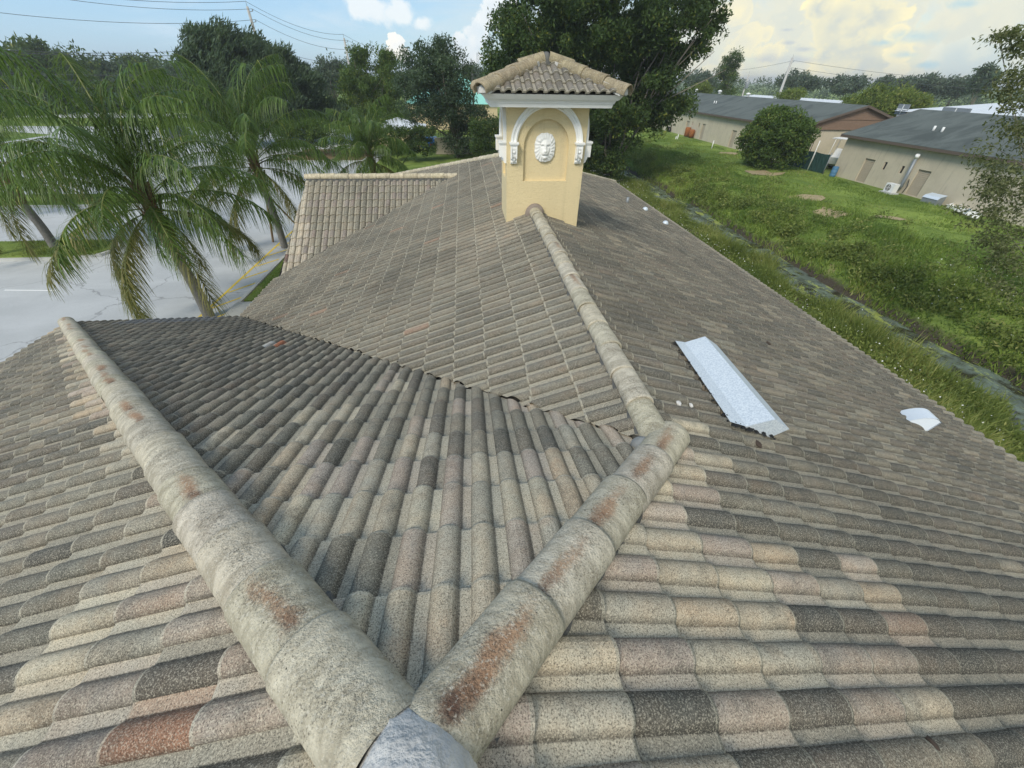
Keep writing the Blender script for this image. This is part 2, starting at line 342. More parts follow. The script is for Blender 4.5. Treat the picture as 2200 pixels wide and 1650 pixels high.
M_MULCH = simple('brown_mulch', (.17, .115, .06), .95, 0, .3, 5, (20, .8, .03))
M_SLATE = None

# ------------------------------------------------------------------ mesh helpers
def link(name, mesh, mat=None, parent=None, label=None, cat=None, group=None, kind=None):
    o = bpy.data.objects.new(name, mesh); COL.objects.link(o)
    if mat is not None and not mesh.materials:
        for m in (mat if isinstance(mat, (list, tuple)) else [mat]): mesh.materials.append(m)
    if parent is not None: o.parent = parent
    for k, v in (('label', label), ('category', cat), ('group', group), ('kind', kind)):
        if v: o[k] = v
    return o
def thing(name, loc, rz=0, label=None, cat=None, group=None, kind=None):
    o = bpy.data.objects.new(name, None); COL.objects.link(o); o.location = Vector(loc); o.rotation_euler = (0, 0, rz)
    o.empty_display_size = .2
    for k, v in (('label', label), ('category', cat), ('group', group), ('kind', kind)):
        if v: o[k] = v
    return o
class MB:
    """collects boxes, tubes, prisms into one mesh"""
    def __init__(s): s.v = []; s.f = []; s.m = []; s.sm = []
    def add(s, vs, fs, mi=0, smooth=False):
        k = len(s.v); s.v += [tuple(map(float, p)) for p in vs]
        for f in fs: s.f.append([i+k for i in f]); s.m.append(mi); s.sm.append(smooth)
        return s
    def box(s, lo, hi, mi=0):
        x0, y0, z0 = lo; x1, y1, z1 = hi
        return s.add([(x0,y0,z0),(x1,y0,z0),(x1,y1,z0),(x0,y1,z0),(x0,y0,z1),(x1,y0,z1),(x1,y1,z1),(x0,y1,z1)],
                     [(3,2,1,0),(4,5,6,7),(0,1,5,4),(1,2,6,5),(2,3,7,6),(3,0,4,7)], mi)
    def bar(s, a, b, w, h, mi=0, up=(0,0,1)):
        a, b = Vector(a), Vector(b); t = (b-a).normalized(); sd_ = t.cross(Vector(up))
        if sd_.length < 1e-4: sd_ = Vector((1,0,0))
        sd_.normalize(); u = sd_.cross(t); vs = []
        for p in (a, b):
            for i, j in ((-1,-1),(1,-1),(1,1),(-1,1)): vs.append(p+sd_*i*w/2+u*j*h/2)
        return s.add(vs, [(0,1,2,3),(7,6,5,4),(0,4,5,1),(1,5,6,2),(2,6,7,3),(3,7,4,0)], mi)
    def tube(s, pts, radii, n=8, mi=0, caps=True):
        pts = [Vector(p) for p in pts]; vs = []; ref = None
        if not isinstance(radii, (list, tuple)): radii = [radii]*len(pts)
        for i, p in enumerate(pts):
            t = (pts[min(i+1, len(pts)-1)]-pts[max(i-1, 0)]).normalized()
            if ref is None: ref = Vector((1,0,0)) if abs(t.x) < .9 else Vector((0,1,0))
            ref = (ref-t*ref.dot(t)).normalized(); bn = t.cross(ref)
            for k in range(n):
                a = 2*math.pi*k/n; vs.append(p+(ref*math.cos(a)+bn*math.sin(a))*radii[i])
        fs = [(i*n+k, i*n+(k+1) % n, (i+1)*n+(k+1) % n, (i+1)*n+k) for i in range(len(pts)-1) for k in range(n)]
        s.add(vs, fs, mi, True)
        if caps:
            k0 = len(s.v)-len(vs); s.f.append([k0+i for i in range(n)][::-1]); s.m.append(mi); s.sm.append(False)
            k1 = k0+(len(pts)-1)*n; s.f.append([k1+i for i in range(n)]); s.m.append(mi); s.sm.append(False)
        return s
    def prism(s, poly, off, mi=0):
        """poly: list of 3d points (planar), off: extrusion vector"""
        n = len(poly); off = Vector(off); vs = [Vector(p) for p in poly]+[Vector(p)+off for p in poly]
        return s.add(vs, [list(range(n))[::-1], list(range(n, 2*n))]+[(i, (i+1) % n, n+(i+1) % n, n+i) for i in range(n)], mi)
    def lathe(s, c, prof, n=16, mi=0):
        vs = []; m = len(prof)
        for r, z in prof:
            for k in range(n): a = 2*math.pi*k/n; vs.append((c[0]+r*math.cos(a), c[1]+r*math.sin(a), c[2]+z))
        fs = [(i*n+k, i*n+(k+1) % n, (i+1)*n+(k+1) % n, (i+1)*n+k) for i in range(m-1) for k in range(n)]
        s.add(vs, fs, mi, True); k0 = len(s.v)-len(vs)
        s.f.append([k0+i for i in range(n)][::-1]); s.m.append(mi); s.sm.append(False)
        s.f.append([k0+(m-1)*n+i for i in range(n)]); s.m.append(mi); s.sm.append(False)
        return s
    def mesh(s, name):
        me = bpy.data.meshes.new(name); me.from_pydata(s.v, [], s.f)
        me.polygons.foreach_set('material_index', s.m); me.polygons.foreach_set('use_smooth', s.sm); me.update()
        return me
    def fixed(s, name):
        me = s.mesh(name); bm = bmesh.new(); bm.from_mesh(me); bmesh.ops.recalc_face_normals(bm, faces=bm.faces); bm.to_mesh(me); bm.free(); return me
    def obj(s, name, mat=None, parent=None, fix=True, **kw):
        return link(name, s.fixed(name) if fix else s.mesh(name), mat, parent, **kw)
def local(p, parent):   # world point list -> parent's frame (parents here are unrotated unless stated)
    return p
def np_mesh(name, verts, faces, attrs=None, smooth=False):
    """verts (n,3), faces (m,k) same size polygons"""
    me = bpy.data.meshes.new(name); n = len(verts); m, k = faces.shape
    me.vertices.add(n); me.vertices.foreach_set('co', np.asarray(verts, np.float32).ravel())
    me.loops.add(m*k); me.loops.foreach_set('vertex_index', faces.astype(np.int32).ravel())
    me.polygons.add(m); me.polygons.foreach_set('loop_start', np.arange(0, m*k, k, dtype=np.int32))
    me.polygons.foreach_set('use_smooth', np.full(m, smooth, bool))
    for nm, arr in (attrs or {}).items():
        arr = np.asarray(arr, np.float32)
        if nm == 'crud': a = me.attributes.new(nm, 'FLOAT', 'POINT'); a.data.foreach_set('value', arr)
        elif arr.ndim == 1: a = me.attributes.new(nm, 'FLOAT', 'FACE'); a.data.foreach_set('value', arr)
        else: a = me.attributes.new(nm, 'FLOAT_COLOR', 'FACE'); a.data.foreach_set('color', arr.ravel())
    me.update(calc_edges=True); me.validate(); return me
def wlink(name, mesh, mat, parent, **kw):
    """child whose mesh is written in world coordinates (parents unrotated)"""
    o = link(name, mesh, mat, parent, **kw)
    if parent is not None and parent.parent is None: o.matrix_parent_inverse = Matrix.Translation(-parent.location)
    return o
def wobj(mb, name, mat, parent, fix=True, **kw):
    return wlink(name, mb.fixed(name) if fix else mb.mesh(name), mat, parent, **kw)

# ================================================================== LARGE STRUCTURE
# ------------------------------------------------------------------ terrain with the canal
def canal_h(x, y):
    wob = .5*np.sin(y*.21)+.35*np.sin(y*.53+1.3)+.2*np.sin(y*1.3)
    def sm(a, b, t): t = np.clip((t-a)/(b-a), 0, 1); return t*t*(3-2*t)
    near = 11.2+.3*wob; far = 21.05+.45*wob
    h = -1.30*sm(near, near+7.0, x)-.65*sm(near+6.7, near+8.2, x)+1.20*sm(far-.1, far+1.3, x)+.75*sm(far+1.2, far+3.0, x)
    damp = 1-sm(150, 260, np.abs(y-30))
    bump = .10*np.sin(x*1.1+y*.7)+.08*np.sin(x*.53-y*.9+2)+.05*np.sin(x*2.3+y*1.7)
    grassy = sm(10.5, 12.5, x)*(1-sm(38.2, 39.2, x))
    return GZ+h*damp+bump*grassy*damp*.9
def axis_steps(segs):
    out = [segs[0][0]]
    for a, b, n in segs: out += list(np.linspace(a, b, n+1)[1:])
    return np.array(out)
gx = axis_steps([(-2500,-300,6),(-300,-60,8),(-60,9,14),(9,40,124),(40,80,10),(80,300,8),(300,2500,6)])
gy = axis_steps([(-2500,-300,5),(-300,-20,10),(-20,70,180),(70,150,40),(150,300,8),(300,2500,8)])
X, Y = np.meshgrid(gx, gy); Zg = canal_h(X, Y)
vid = np.arange(X.size).reshape(X.shape)
quads = np.stack([vid[:-1,:-1], vid[:-1,1:], vid[1:,1:], vid[1:,:-1]], -1).reshape(-1, 4)
link('ground', np_mesh('ground', np.stack([X, Y, Zg], -1).reshape(-1, 3), quads, smooth=True), M_GROUND, kind='structure')
mb = MB(); mb.add([(14,-60,-8.02),(24.5,-60,-8.02),(24.5,170,-8.02),(14,170,-8.02)], [(0,1,2,3)])
mb.obj('canal_water', M_WATER, fix=False, kind='structure')

# ------------------------------------------------------------------ car park, islands, markings, roads
def sheet(poly, z): m = MB(); m.add([(x, y, z) for x, y in poly], [list(range(len(poly)))]); return m
sheet([(-62,-40),(-9.95,-40),(-9.95,76),(-62,76)], GZ+.012).obj('parking_lot', M_ASPHALT, fix=False, kind='structure')
pk = bpy.data.objects['parking_lot']
def line_mark(a, b, w, mat, name='painted_line'):
    a, b = Vector((*a, 0)), Vector((*b, 0)); t = (b-a).normalized(); n = Vector((-t.y, t.x, 0))*w/2
    m = MB(); m.add([(p.x, p.y, GZ+.018) for p in (a+n, a-n, b-n, b+n)], [(0,1,2,3)]); return m.obj(name, mat, pk, fix=False)
line_mark((-11.0,13.2), (-11.0,31), .12, M_YPAINT, 'yellow_line')
for k in range(11):
    y0 = 12.8+1.55*k; line_mark((-10.90,y0), (-10.02,y0+1.08), .11, M_YPAINT, 'yellow_line')
line_mark((-20.9,18.42), (-18.6,18.2), .10, M_WPAINT, 'white_line')
for k in range(5): line_mark((-20.6-.1*k,8.9-3*k), (-18.4,8.8-3*k), .10, M_WPAINT, 'white_line')
for k in range(6): line_mark((-30-3*k,60), (-30-3*k,65), .10, M_WPAINT, 'white_line')
mb = MB(); mb.box((-9.95,16.2,GZ-.1), (-9.78,75,GZ+.14)); mb.obj('kerb', M_CONC, kind='structure')
mb = MB(); mb.box((-9.95,13.6,GZ-.1), (-8.2,16.2,GZ+.13)); mb.obj('footpath', M_CONC, kind='structure')
def island(poly, name):
    m = MB(); m.prism([(x, y, GZ-.1) for x, y in poly], (0,0,.24)); o = m.obj(name, M_CONC, kind='structure')
    cx = sum(p[0] for p in poly)/len(poly); cy = sum(p[1] for p in poly)/len(poly)
    q = [(cx+(x-cx)*(1-.16/max(.3, abs(x-cx)) if abs(x-cx) > .2 else 1), cy+(y-cy)*(1-.16/max(.3, abs(y-cy)))) for x, y in poly]
    g = MB(); g.prism([(x, y, GZ+.12) for x, y in q], (0,0,.06)); g.obj('island_lawn', M_GROUND, o)
    return q
isl_a = island([(-48,22.2),(-21,22.1),(-19.6,22.6),(-19.3,23.5),(-19.9,24.6),(-21.5,25.0),(-48,25.2)], 'traffic_island')
isl_b = island([(-48,33.0),(-24.5,33.0),(-23.4,34.2),(-24.5,36.4),(-48,36.6)], 'traffic_island')
isl_c = island([(-20.5,52),(-11.5,52),(-11.5,60.5),(-20.5,60.5)], 'mulch_island')
bpy.data.objects['mulch_island'].children[0].data.materials[0] = M_MULCH
mb = MB(); mb.box((-9.75,16.4,GZ-.05), (-6.9,75,GZ+.10)); mb.obj('lawn_strip', M_GROUND, kind='structure')
sheet([(-260,106),(-40,104),(-40,117),(-260,121)], GZ+.03).obj('road', M_ROAD, fix=False, kind='structure')
sheet([(-62,76),(-9.95,76),(-9.95,88),(-90,88)], GZ+.02).obj('access_road', M_ROAD, fix=False, kind='structure')

# ------------------------------------------------------------------ the tiled building
MS, MA, MM, HA, HB, VX, TJ, EA, ER = .3791, .3700, .3935, 1.0516, .9760, .9403, 1.459, 8.566, 8.775
XJ, ZJ = HB*TJ, -MA*TJ; ML = MA/HA; XL = -HA*EA; XM = XJ-VX*(EA-TJ); YEND, YS = 13.6, -5.2
CXR = (ER, 24.0); CXL = (XM, YEND+1.53*(XJ-XM)); DY, DZ, DS = 13.9, -1.191, .65
def zR(x, y): return -MS*x
def zL(x, y): return ML*x
def zA(x, y): return -MA*y
def zM(x, y): return ZJ+MM*(x-XJ)
def zD(x, y): return DZ-DS*abs(DY-y)
house = thing('tile_roofed_building', (0,4,GZ), 0, 'large single storey building under weathered grey-brown barrel tile roof, camera standing on its ridge', 'building')
def plan_deck(polys):
    m = MB()
    for poly, zf in polys: m.add([(x, y, zf(x, y)-.012) for x, y in poly], [list(range(len(poly)))])
    return m
VD = lambda y: (y-DY)/.6054-.23 if y < DY else -(y-DY)/.6054-.23
pR = [(0,YS),(ER,YS),CXR,(XJ,YEND),(XJ,TJ),(0,0)]
pL = [(0,YS),(0,0),(XL,EA),(XL,YS)]
pA = [(0,0),(XJ,TJ),(XM,EA),(XL,EA)]
yDs, yDn = DY+.6054*(XM+.23), DY-.6054*(XM+.23)
pM = [(XJ,TJ),(XJ,YEND),CXL,(XM,yDn),(-.23,DY),(XM,yDs),(XM,EA)]
pDs = [(-.23,DY),(-4.75,DY),(-5.18,yDs),(XM,yDs)]
pDn = [(-.23,DY),(XM,yDn),(-5.18,yDn),(-4.75,DY)]
dk = plan_deck([(pR, zR), (pL, zL), (pA, zA), (pM, zM), (pDs, zD), (pDn, zD)])
dk.add([(XJ,YEND,ZJ-.012),(CXR[0],CXR[1],zR(*CXR)-.012),(CXL[0],CXL[1],zM(*CXL)-.012)], [(0,1,2)])
roof = wobj(dk, 'roof', M_DECK, house, fix=False)

TW, TE, TL = .156, .336, .40
PROF = [(.000,.006),(.001,.020),(.011,.033),(.029,.0445),(.050,.0485),(.071,.045),(.087,.0365),(.098,.0245),(.1055,.0155),(.1095,.0125),(.1135,.0120),(.150,.0118),(.154,.0138),(.170,.0138)]
def tile_template(prof):
    k = len(prof); V, F, P = [], [], []
    for y, dz in ((0,.0275),(-.015,.0300),(-TL*.5,.0165),(-TL,.003)):
        for x, z in prof: V.append((x, y, z+dz))
    for x, z in prof: V.append((x, -.002, max(z-.020, -.006)+.0275-.006))     # underside of the nose
    def pan_of(i): return 1.0 if (prof[i][0]+prof[i+1][0])/2 > .1075 else 0.0
    for r in range(3):
        for i in range(k-1): F.append((r*k+i+1, r*k+i, (r+1)*k+i, (r+1)*k+i+1)); P.append(1.7 if r == 0 else pan_of(i))
    for i in range(k-1): F.append((i, i+1, 4*k+i+1, 4*k+i)); P.append(3.0)
    return np.array(V, float), np.array(F, int), np.array(P, float)
T_V, T_F, T_P = tile_template(PROF)
def grime_shade_x(x): return np.clip(1.1*np.exp(-((x-.1065)/.011)**2)*(x < .1125)+.9*np.exp(-(x/.006)**2)+.35*np.exp(-((x-.012)/.014)**2)*(x >= 0), 0, 1)  # darkens crease and left edge: grime and contact shade painted into the colour
T_C = grime_shade_x(T_V[:, 0])
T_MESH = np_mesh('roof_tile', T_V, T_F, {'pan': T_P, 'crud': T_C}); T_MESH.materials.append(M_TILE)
for i, p_ in enumerate(T_MESH.polygons): p_.use_smooth = T_P[i] < 2
def clip_poly(poly, hp):
    nx, ny, c = hp; out = []; n = len(poly)
    for i in range(n):
        a, b_ = poly[i], poly[(i+1) % n]; da = nx*a[0]+ny*a[1]-c; db = nx*b_[0]+ny*b_[1]-c
        if da <= 0: out.append(a)
        if (da < 0 < db) or (db < 0 < da): t = da/(da-db); out.append(a+(b_-a)*t)
    return out
PAL_LIGHT = [(.49,.43,.325),(.455,.385,.315),(.42,.385,.305),(.50,.41,.295),(.46,.42,.335),(.43,.36,.30),(.52,.465,.35),(.455,.38,.305)]
PAL_MID = [(.250,.228,.178),(.228,.211,.168),(.275,.245,.190),(.245,.222,.176),(.215,.202,.162)]
PAL_DARK = [(.158,.146,.118),(.138,.130,.108),(.175,.158,.126),(.166,.149,.122),(.122,.117,.101),(.182,.160,.130)]
def seg_d(p, a, b):
    p, a, b = np.array(p), np.array(a), np.array(b); t = np.clip(((p-a)@(b-a))/((b-a)@(b-a)), 0, 1); return np.linalg.norm(p-a-t*(b-a))
def pick(rng, pal, j=.10):
    c = rng.choice(pal); k = 1+rng.uniform(-j, j); return tuple(max(.02, min(.8, v*k)) for v in c)
def mixc(a, b, t): return tuple(x*(1-t)+y*t for x, y in zip(a, b))
def tile_colour(pl, x, y, rng):
    dn = math.hypot(x-.2, y)                       # distance from the apex the workers wash and walk on
    u = rng.random()
    if pl == 'R':
        rim = seg_d((x, y), (0,-4), (0,0)) if y < 0 else min(seg_d((x, y), (0,0), (XJ,TJ)), 9)
        lim = 1.30+.22*math.sin(y*3.1)+rng.uniform(-.14, .14) if y < .9 else .40+rng.uniform(-.3, .3)
        if rim < lim: c = pick(rng, PAL_LIGHT) if u > .06 else pick(rng, PAL_DARK)
        else: c = pick(rng, PAL_DARK) if u > .22 else pick(rng, PAL_MID)
        if x > ER-.42: c = mixc(c, (.40,.37,.30), .6)
        if .35 < x < 3.2 and rim < 1.6 and u > .965: c = (.42,.31,.235)
        if 5.9 < x < 6.8 and 2.0 < y < 2.9 and u > .7: c = (.155,.095,.085)
    elif pl == 'L':
        rim = seg_d((x, y), (0,0), (XL,EA)) if y > 0 else abs(x)
        if dn < 2.0 or rim < .22: c = pick(rng, PAL_LIGHT) if u > .10 else pick(rng, PAL_DARK)
        elif dn < 4: c = pick(rng, PAL_MID) if u > .25 else pick(rng, PAL_DARK)
        else: c = pick(rng, PAL_DARK) if u > .35 else pick(rng, PAL_MID)
        if u > .993: c = (.36,.20,.13)
    elif pl == 'A':
        t = dn/2.3+rng.uniform(-.35, .35)
        if t < .62: c = pick(rng, PAL_LIGHT, .07)
        elif t < 1.15: c = pick(rng, PAL_LIGHT+PAL_MID, .1) if u > .35 else pick(rng, PAL_DARK)
        elif t < 2.0: c = pick(rng, PAL_MID) if u > .35 else pick(rng, PAL_DARK)
        else: c = pick(rng, PAL_DARK) if u > .25 else pick(rng, PAL_MID)
        if y > EA-.75 and -7.6 < x < -5.6: c = mixc(c, (.13,.15,.185), .75)
        if abs(x+2.75) < .08 and abs(y-5.3) < .2: c = (.42,.15,.07)
        if abs(x+2.98) < .08 and abs(y-5.3) < .2: c = (.55,.55,.53)
    elif pl == 'M':
        c = pick(rng, PAL_MID, .08) if u > .45 else pick(rng, PAL_DARK, .08)
        c = mixc(c, (.205,.190,.155), .40)
        q = math.exp(-((x-.6)/.8)**2-((y-6.9)/.9)**2); c = mixc(c, (.40,.35,.275), min(.75, q*rng.uniform(.5, 1.0)))
        if u > .99: c = (.30,.21,.155)
    else:
        e = x+4.75+.14*(DY-y)
        if e < .16: c = pick(rng, [(.55,.49,.39),(.50,.45,.37)])
        elif e < .16+.9*rng.random()*max(0, (DY-y-.5)/2.4): c = pick(rng, [(.52,.45,.35),(.46,.40,.33)])
        else: c = pick(rng, PAL_MID+[(.27,.225,.20),(.25,.215,.19)])
        if e < .17 and u > .85: c = (.24,.14,.12)
    return c
TILES = []       # (plane, base, c, d, n, colour, polys or None)
def tile_plane(pl, e0, dplan, g, zf, qr, rows, keep, expo=TE, over=.05, seed=1, wid=TW):
    rng = random.Random(seed); k_ = 1/math.sqrt(1+g*g)
    d = np.array([dplan[0], dplan[1], -g])*k_; n = np.array([dplan[0]*g, dplan[1]*g, 1.0])*k_; c = np.cross(d, n)
    e0 = np.array([e0[0], e0[1], zf(*e0)])
    sc = expo/TE; ws = wid/TW
    for k in range(rows):
        rowj = rng.uniform(-.004, .004)
        for j in range(qr[0], qr[1]):
            base = e0+c*(j*wid+rng.uniform(-.002, .002))-d*(k*expo-over+rowj+rng.uniform(-.006, .006)-(.022 if rng.random() > .985 else 0))+n*(.001+rng.uniform(0, .006))
            ctr = base+c*wid*.5-d*TL*.45*sc
            hps = keep(ctr[0], ctr[1])
            if hps is None: continue
            cs = [base+c*x-d*y for x in (0, wid+.016) for y in (0, TL*sc)]
            mx = [max(h[0]*p[0]+h[1]*p[1]-h[2] for p in cs) for h in hps]; mn = [min(h[0]*p[0]+h[1]*p[1]-h[2] for p in cs) for h in hps]
            if any(v >= 0 for v in mn): continue
            cutters = [h for h, v in zip(hps, mx) if v > 0]
            yaw = rng.uniform(-.012, .012); roll = rng.uniform(-.02, .02); c2 = (c+d*yaw+n*roll)*ws; d2 = d-c*yaw
            TILES.append((pl, base, c2, d2*sc, n, tile_colour(pl, ctr[0], ctr[1], rng), cutters, rng.random()))
def keepR(x, y):
    h = []
    if y < 0: h.append((-1, 0, -.03))
    elif y < TJ+.05: q = math.hypot(1, HB); h.append((-1/q, HB/q, -.04))
    else: h.append((-1, 0, -XJ-.03))
    ex, ey = CXR[0]-XJ, CXR[1]-YEND; L_ = math.hypot(ex, ey); h.append((-ey/L_, ex/L_, (-ey*XJ+ex*YEND)/L_-.03))
    return h
def keepL(x, y):
    if y < 0: return [(1, 0, -.03)]
    q = math.hypot(1, HA); return [(1/q, HA/q, -.04), (1, 0, -.03)]
def keepA(x, y):
    q = math.hypot(1, HA); h = [(-1/q, -HA/q, -.04)]
    if y < TJ: q = math.hypot(1, HB); h.append((1/q, -HB/q, -.04))
    else: q = math.hypot(1, VX); h.append((1/q, VX/q, (XJ+VX*TJ)/q+.012+.022*math.sin(x*91.7+y*37.3)))
    return h
def keepM(x, y):
    q = math.hypot(1, VX); h = [(1, 0, XJ-.03), (-1/q, -VX/q, -(XJ+VX*TJ)/q-.012+.02*math.sin(x*77.1+y*51.3))]
    q = math.hypot(1, .6054)
    if y < DY: h.append((-.6054/q, 1/q, (DY+.6054*.23)/q-.02))
    else: h.append((-.6054/q, -1/q, (-DY+.6054*.23)/q-.02))
    ex, ey = CXL[0]-XJ, CXL[1]-YEND; L_ = math.hypot(ex, ey); h.append((ey/L_, -ex/L_, (ey*XJ-ex*YEND)/L_-.03))
    return h
def keepD(x, y):
    q = math.hypot(1, .6054)
    h = [(.6054/q, -1/q, -(DY+.6054*.23)/q+.03), (0, 1, DY-.03), (-1, .14, 4.75+.14*DY)]
    return h
tile_plane('R', (ER, 0), (1, 0), MS, zR, (-155, 34), 28, keepR, seed=11, wid=.168, expo=.350)
tile_plane('L', (XL, 0), (-1, 0), ML, zL, (-34, 56), 29, keepL, seed=12, wid=.165, expo=.355)
tile_plane('A', (0, EA), (0, 1), MA, zA, (-60, 14), 28, keepA, seed=13, wid=.160, expo=.345)
tile_plane('M', (XM, 0), (-1, 0), MM, zM, (6, 154), 22, keepM, seed=14, wid=.170, expo=.380)
tile_plane('D', (-2.0, yDs), (0, -1), DS, zD, (-22, 22), 14, keepD, expo=.28, seed=15, wid=.178)

def screen(p):
    q = np.asarray(p)-CAM; w = q@CF; return 1100+827*(q@CR)/w, 825-827*(q@CU)/w, w
rank = []
for i, t in enumerate(TILES):
    ctr = t[1]+t[2]*TW*.5-t[3]*TL*.4; u, v, w = screen(ctr)
    if w > .2 and -60 < u < 2260 and -20 < v < 1700:
        q = ctr-CAM; L_ = np.linalg.norm(q); rank.append((-(abs(q@t[4])/L_+.15)/w**2, i))
rank.sort(); near = set(i for _, i in rank[:300])
def clipped(t, loc):
    """polygons of a cut tile; local coordinates when loc"""
    pts = T_V; base, c, d, n = t[1:5]
    W = base+pts[:, :1]*c+pts[:, 1:2]*d+pts[:, 2:3]*n
    polys, pan = [], []
    for f, p in zip(T_F, T_P):
        poly = [W[i] for i in f]
        for h in t[6]:
            poly = clip_poly(poly, h)
            if len(poly) < 3: break
        if len(poly) >= 3: polys.append(poly); pan.append(p)
    return polys, pan
def set_pan(me, pan, crud):
    a = me.attributes.new('pan', 'FLOAT', 'FACE'); a.data.foreach_set('value', pan)
    a = me.attributes.new('crud', 'FLOAT', 'POINT'); a.data.foreach_set('value', np.asarray(crud, np.float32))
def basis(t):
    b_, c, d, n = t[1:5]; return Matrix(((c[0], d[0], n[0], b_[0]), (c[1], d[1], n[1], b_[1]), (c[2], d[2], n[2], b_[2]), (0,0,0,1)))
fv, ff, fp, fc, fx_ = [], [], [], [], []; cnt = 0; tv, tc = [], []
for i, t in enumerate(TILES):
    if not t[6]:
        if i in near:
            o = bpy.data.objects.new('roof_tile', T_MESH); COL.objects.link(o); o.parent = roof; o.matrix_basis = basis(t); o.color = (*t[5], 1)
        else: tv.append(t[1:5]); tc.append(t[5])
    else:
        polys, pan = clipped(t, False)
        if not polys: continue
        if i in near:
            B = basis(t).inverted(); vs, fs = [], []
            for poly in polys: fs.append(list(range(len(vs), len(vs)+len(poly)))); vs += [tuple(B @ Vector(p)) for p in poly]
            me = bpy.data.meshes.new('roof_tile'); me.from_pydata(vs, [], fs); set_pan(me, pan, grime_shade_x(np.array([v[0] for v in vs])))
            me.materials.append(M_TILE); o = bpy.data.objects.new('roof_tile', me); COL.objects.link(o); o.parent = roof; o.matrix_basis = basis(t); o.color = (*t[5], 1)
        else:
            for poly, p in zip(polys, pan):
                ff.append(list(range(cnt, cnt+len(poly)))); cnt += len(poly); fv += [tuple(x) for x in poly]; fx_ += [float((x-t[1])@t[2]/(t[2]@t[2])) for x in poly]; fp.append(p); fc.append((*t[5], 1))
B = np.array([[b_, c, d, n] for b_, c, d, n in tv])            # (N,4,3)
W = B[:, 0][:, None]+T_V[None, :, :1]*B[:, 1][:, None]+T_V[None, :, 1:2]*B[:, 2][:, None]+T_V[None, :, 2:3]*B[:, 3][:, None]
N_ = len(tv); F = (T_F[None]+(np.arange(N_)*len(T_V))[:, None, None]).reshape(-1, 4)
colr = np.repeat(np.c_[np.array(tc), np.ones(N_)], len(T_F), 0)
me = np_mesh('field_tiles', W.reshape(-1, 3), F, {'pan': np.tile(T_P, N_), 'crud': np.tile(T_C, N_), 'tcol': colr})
me.polygons.foreach_set('use_smooth', np.tile(T_P < 2, N_)); wlink('field_tiles', me, M_TILES, roof, kind='stuff')
me = bpy.data.meshes.new('cut_tiles'); me.from_pydata(fv, [], ff)
set_pan(me, fp, grime_shade_x(np.array(fx_)))
a = me.attributes.new('tcol', 'FLOAT_COLOR', 'FACE'); a.data.foreach_set('color', np.array(fc, np.float32).ravel())
wlink('cut_tiles', me, M_TILES, roof, kind='stuff')
print('tiles', len(TILES), 'cut faces', len(ff))

# ridge and hip caps
def cap_mesh(r, L_, n=14):
    V, Fc, out = [], [], []
    def ring(rr, y, dz): return [(-rr*math.cos(a), y, rr*.80*math.sin(a)+dz) for a in [RAD(-18)+(math.pi+RAD(36))*k/n for k in range(n+1)]]
    rows = [ring(r*.93, 0, -.006), ring(r*.95, L_*.35, -.004), ring(r*.985, L_*.90, 0), ring(r*.998, L_*.97, .001), ring(r*.985, L_, -.002), ring(r*.90, L_-.004, -.010), ring(r*.84, .02, -.012)]
    for q in rows: V += q
    k = n+1
    for i in range(len(rows)-1):
        for j in range(n): Fc.append((i*k+j, i*k+j+1, (i+1)*k+j+1, (i+1)*k+j))
    me = bpy.data.meshes.new('ridge_tile'); me.from_pydata(V, [], Fc)
    me.polygons.foreach_set('use_smooth', [True for i in range(len(Fc))])
    me.materials.append(M_CAP); return me
CAPM = {}
def caps(p0, p1, r, expo, start=0.0, lift=.03, parent=None, seed=3, tint=(1,1,1), flip=False, end=0.0, rust=.15):
    rng = random.Random(seed); p0, p1 = Vector(p0), Vector(p1); t = (p1-p0).normalized(); L_ = (p1-p0).length
    s = t.cross(Vector((0,0,1))).normalized(); u = s.cross(t); key = (round(r, 3), round(expo, 3))
    if key not in CAPM: CAPM[key] = cap_mesh(r, expo+.055)
    n = max(1, round((L_-start-end)/expo)); ex = (L_-start-end)/n
    for i in range(n):
        o = bpy.data.objects.new('ridge_tile', CAPM[key]); COL.objects.link(o); o.parent = parent or roof
        b_ = p0+t*(start+i*ex)+u*(lift+.010*(1 if not flip else 1)+rng.uniform(-.004, .004))+s*rng.uniform(-.006, .006)
        o.pass_index = int(100*rng.uniform(.6, 1)) if rng.random() < rust else int(rng.uniform(0, 12))
        tilt = .012; t2 = (t+u*-.0+s*rng.uniform(-.012, .012)).normalized(); t2 = (t2+u*tilt*.5).normalized(); u2 = s.cross(t2).normalized(); s2 = t2.cross(u2)
        o.matrix_basis = Matrix(((s2.x, t2.x, u2.x, b_.x), (s2.y, t2.y, u2.y, b_.y), (s2.z, t2.z, u2.z, b_.z), (0,0,0,1)))
        k = rng.uniform(.90, 1.08); o.color = (tint[0]*k, tint[1]*k*rng.uniform(.98, 1.01), tint[2]*k*rng.uniform(.95, 1.02), 1)
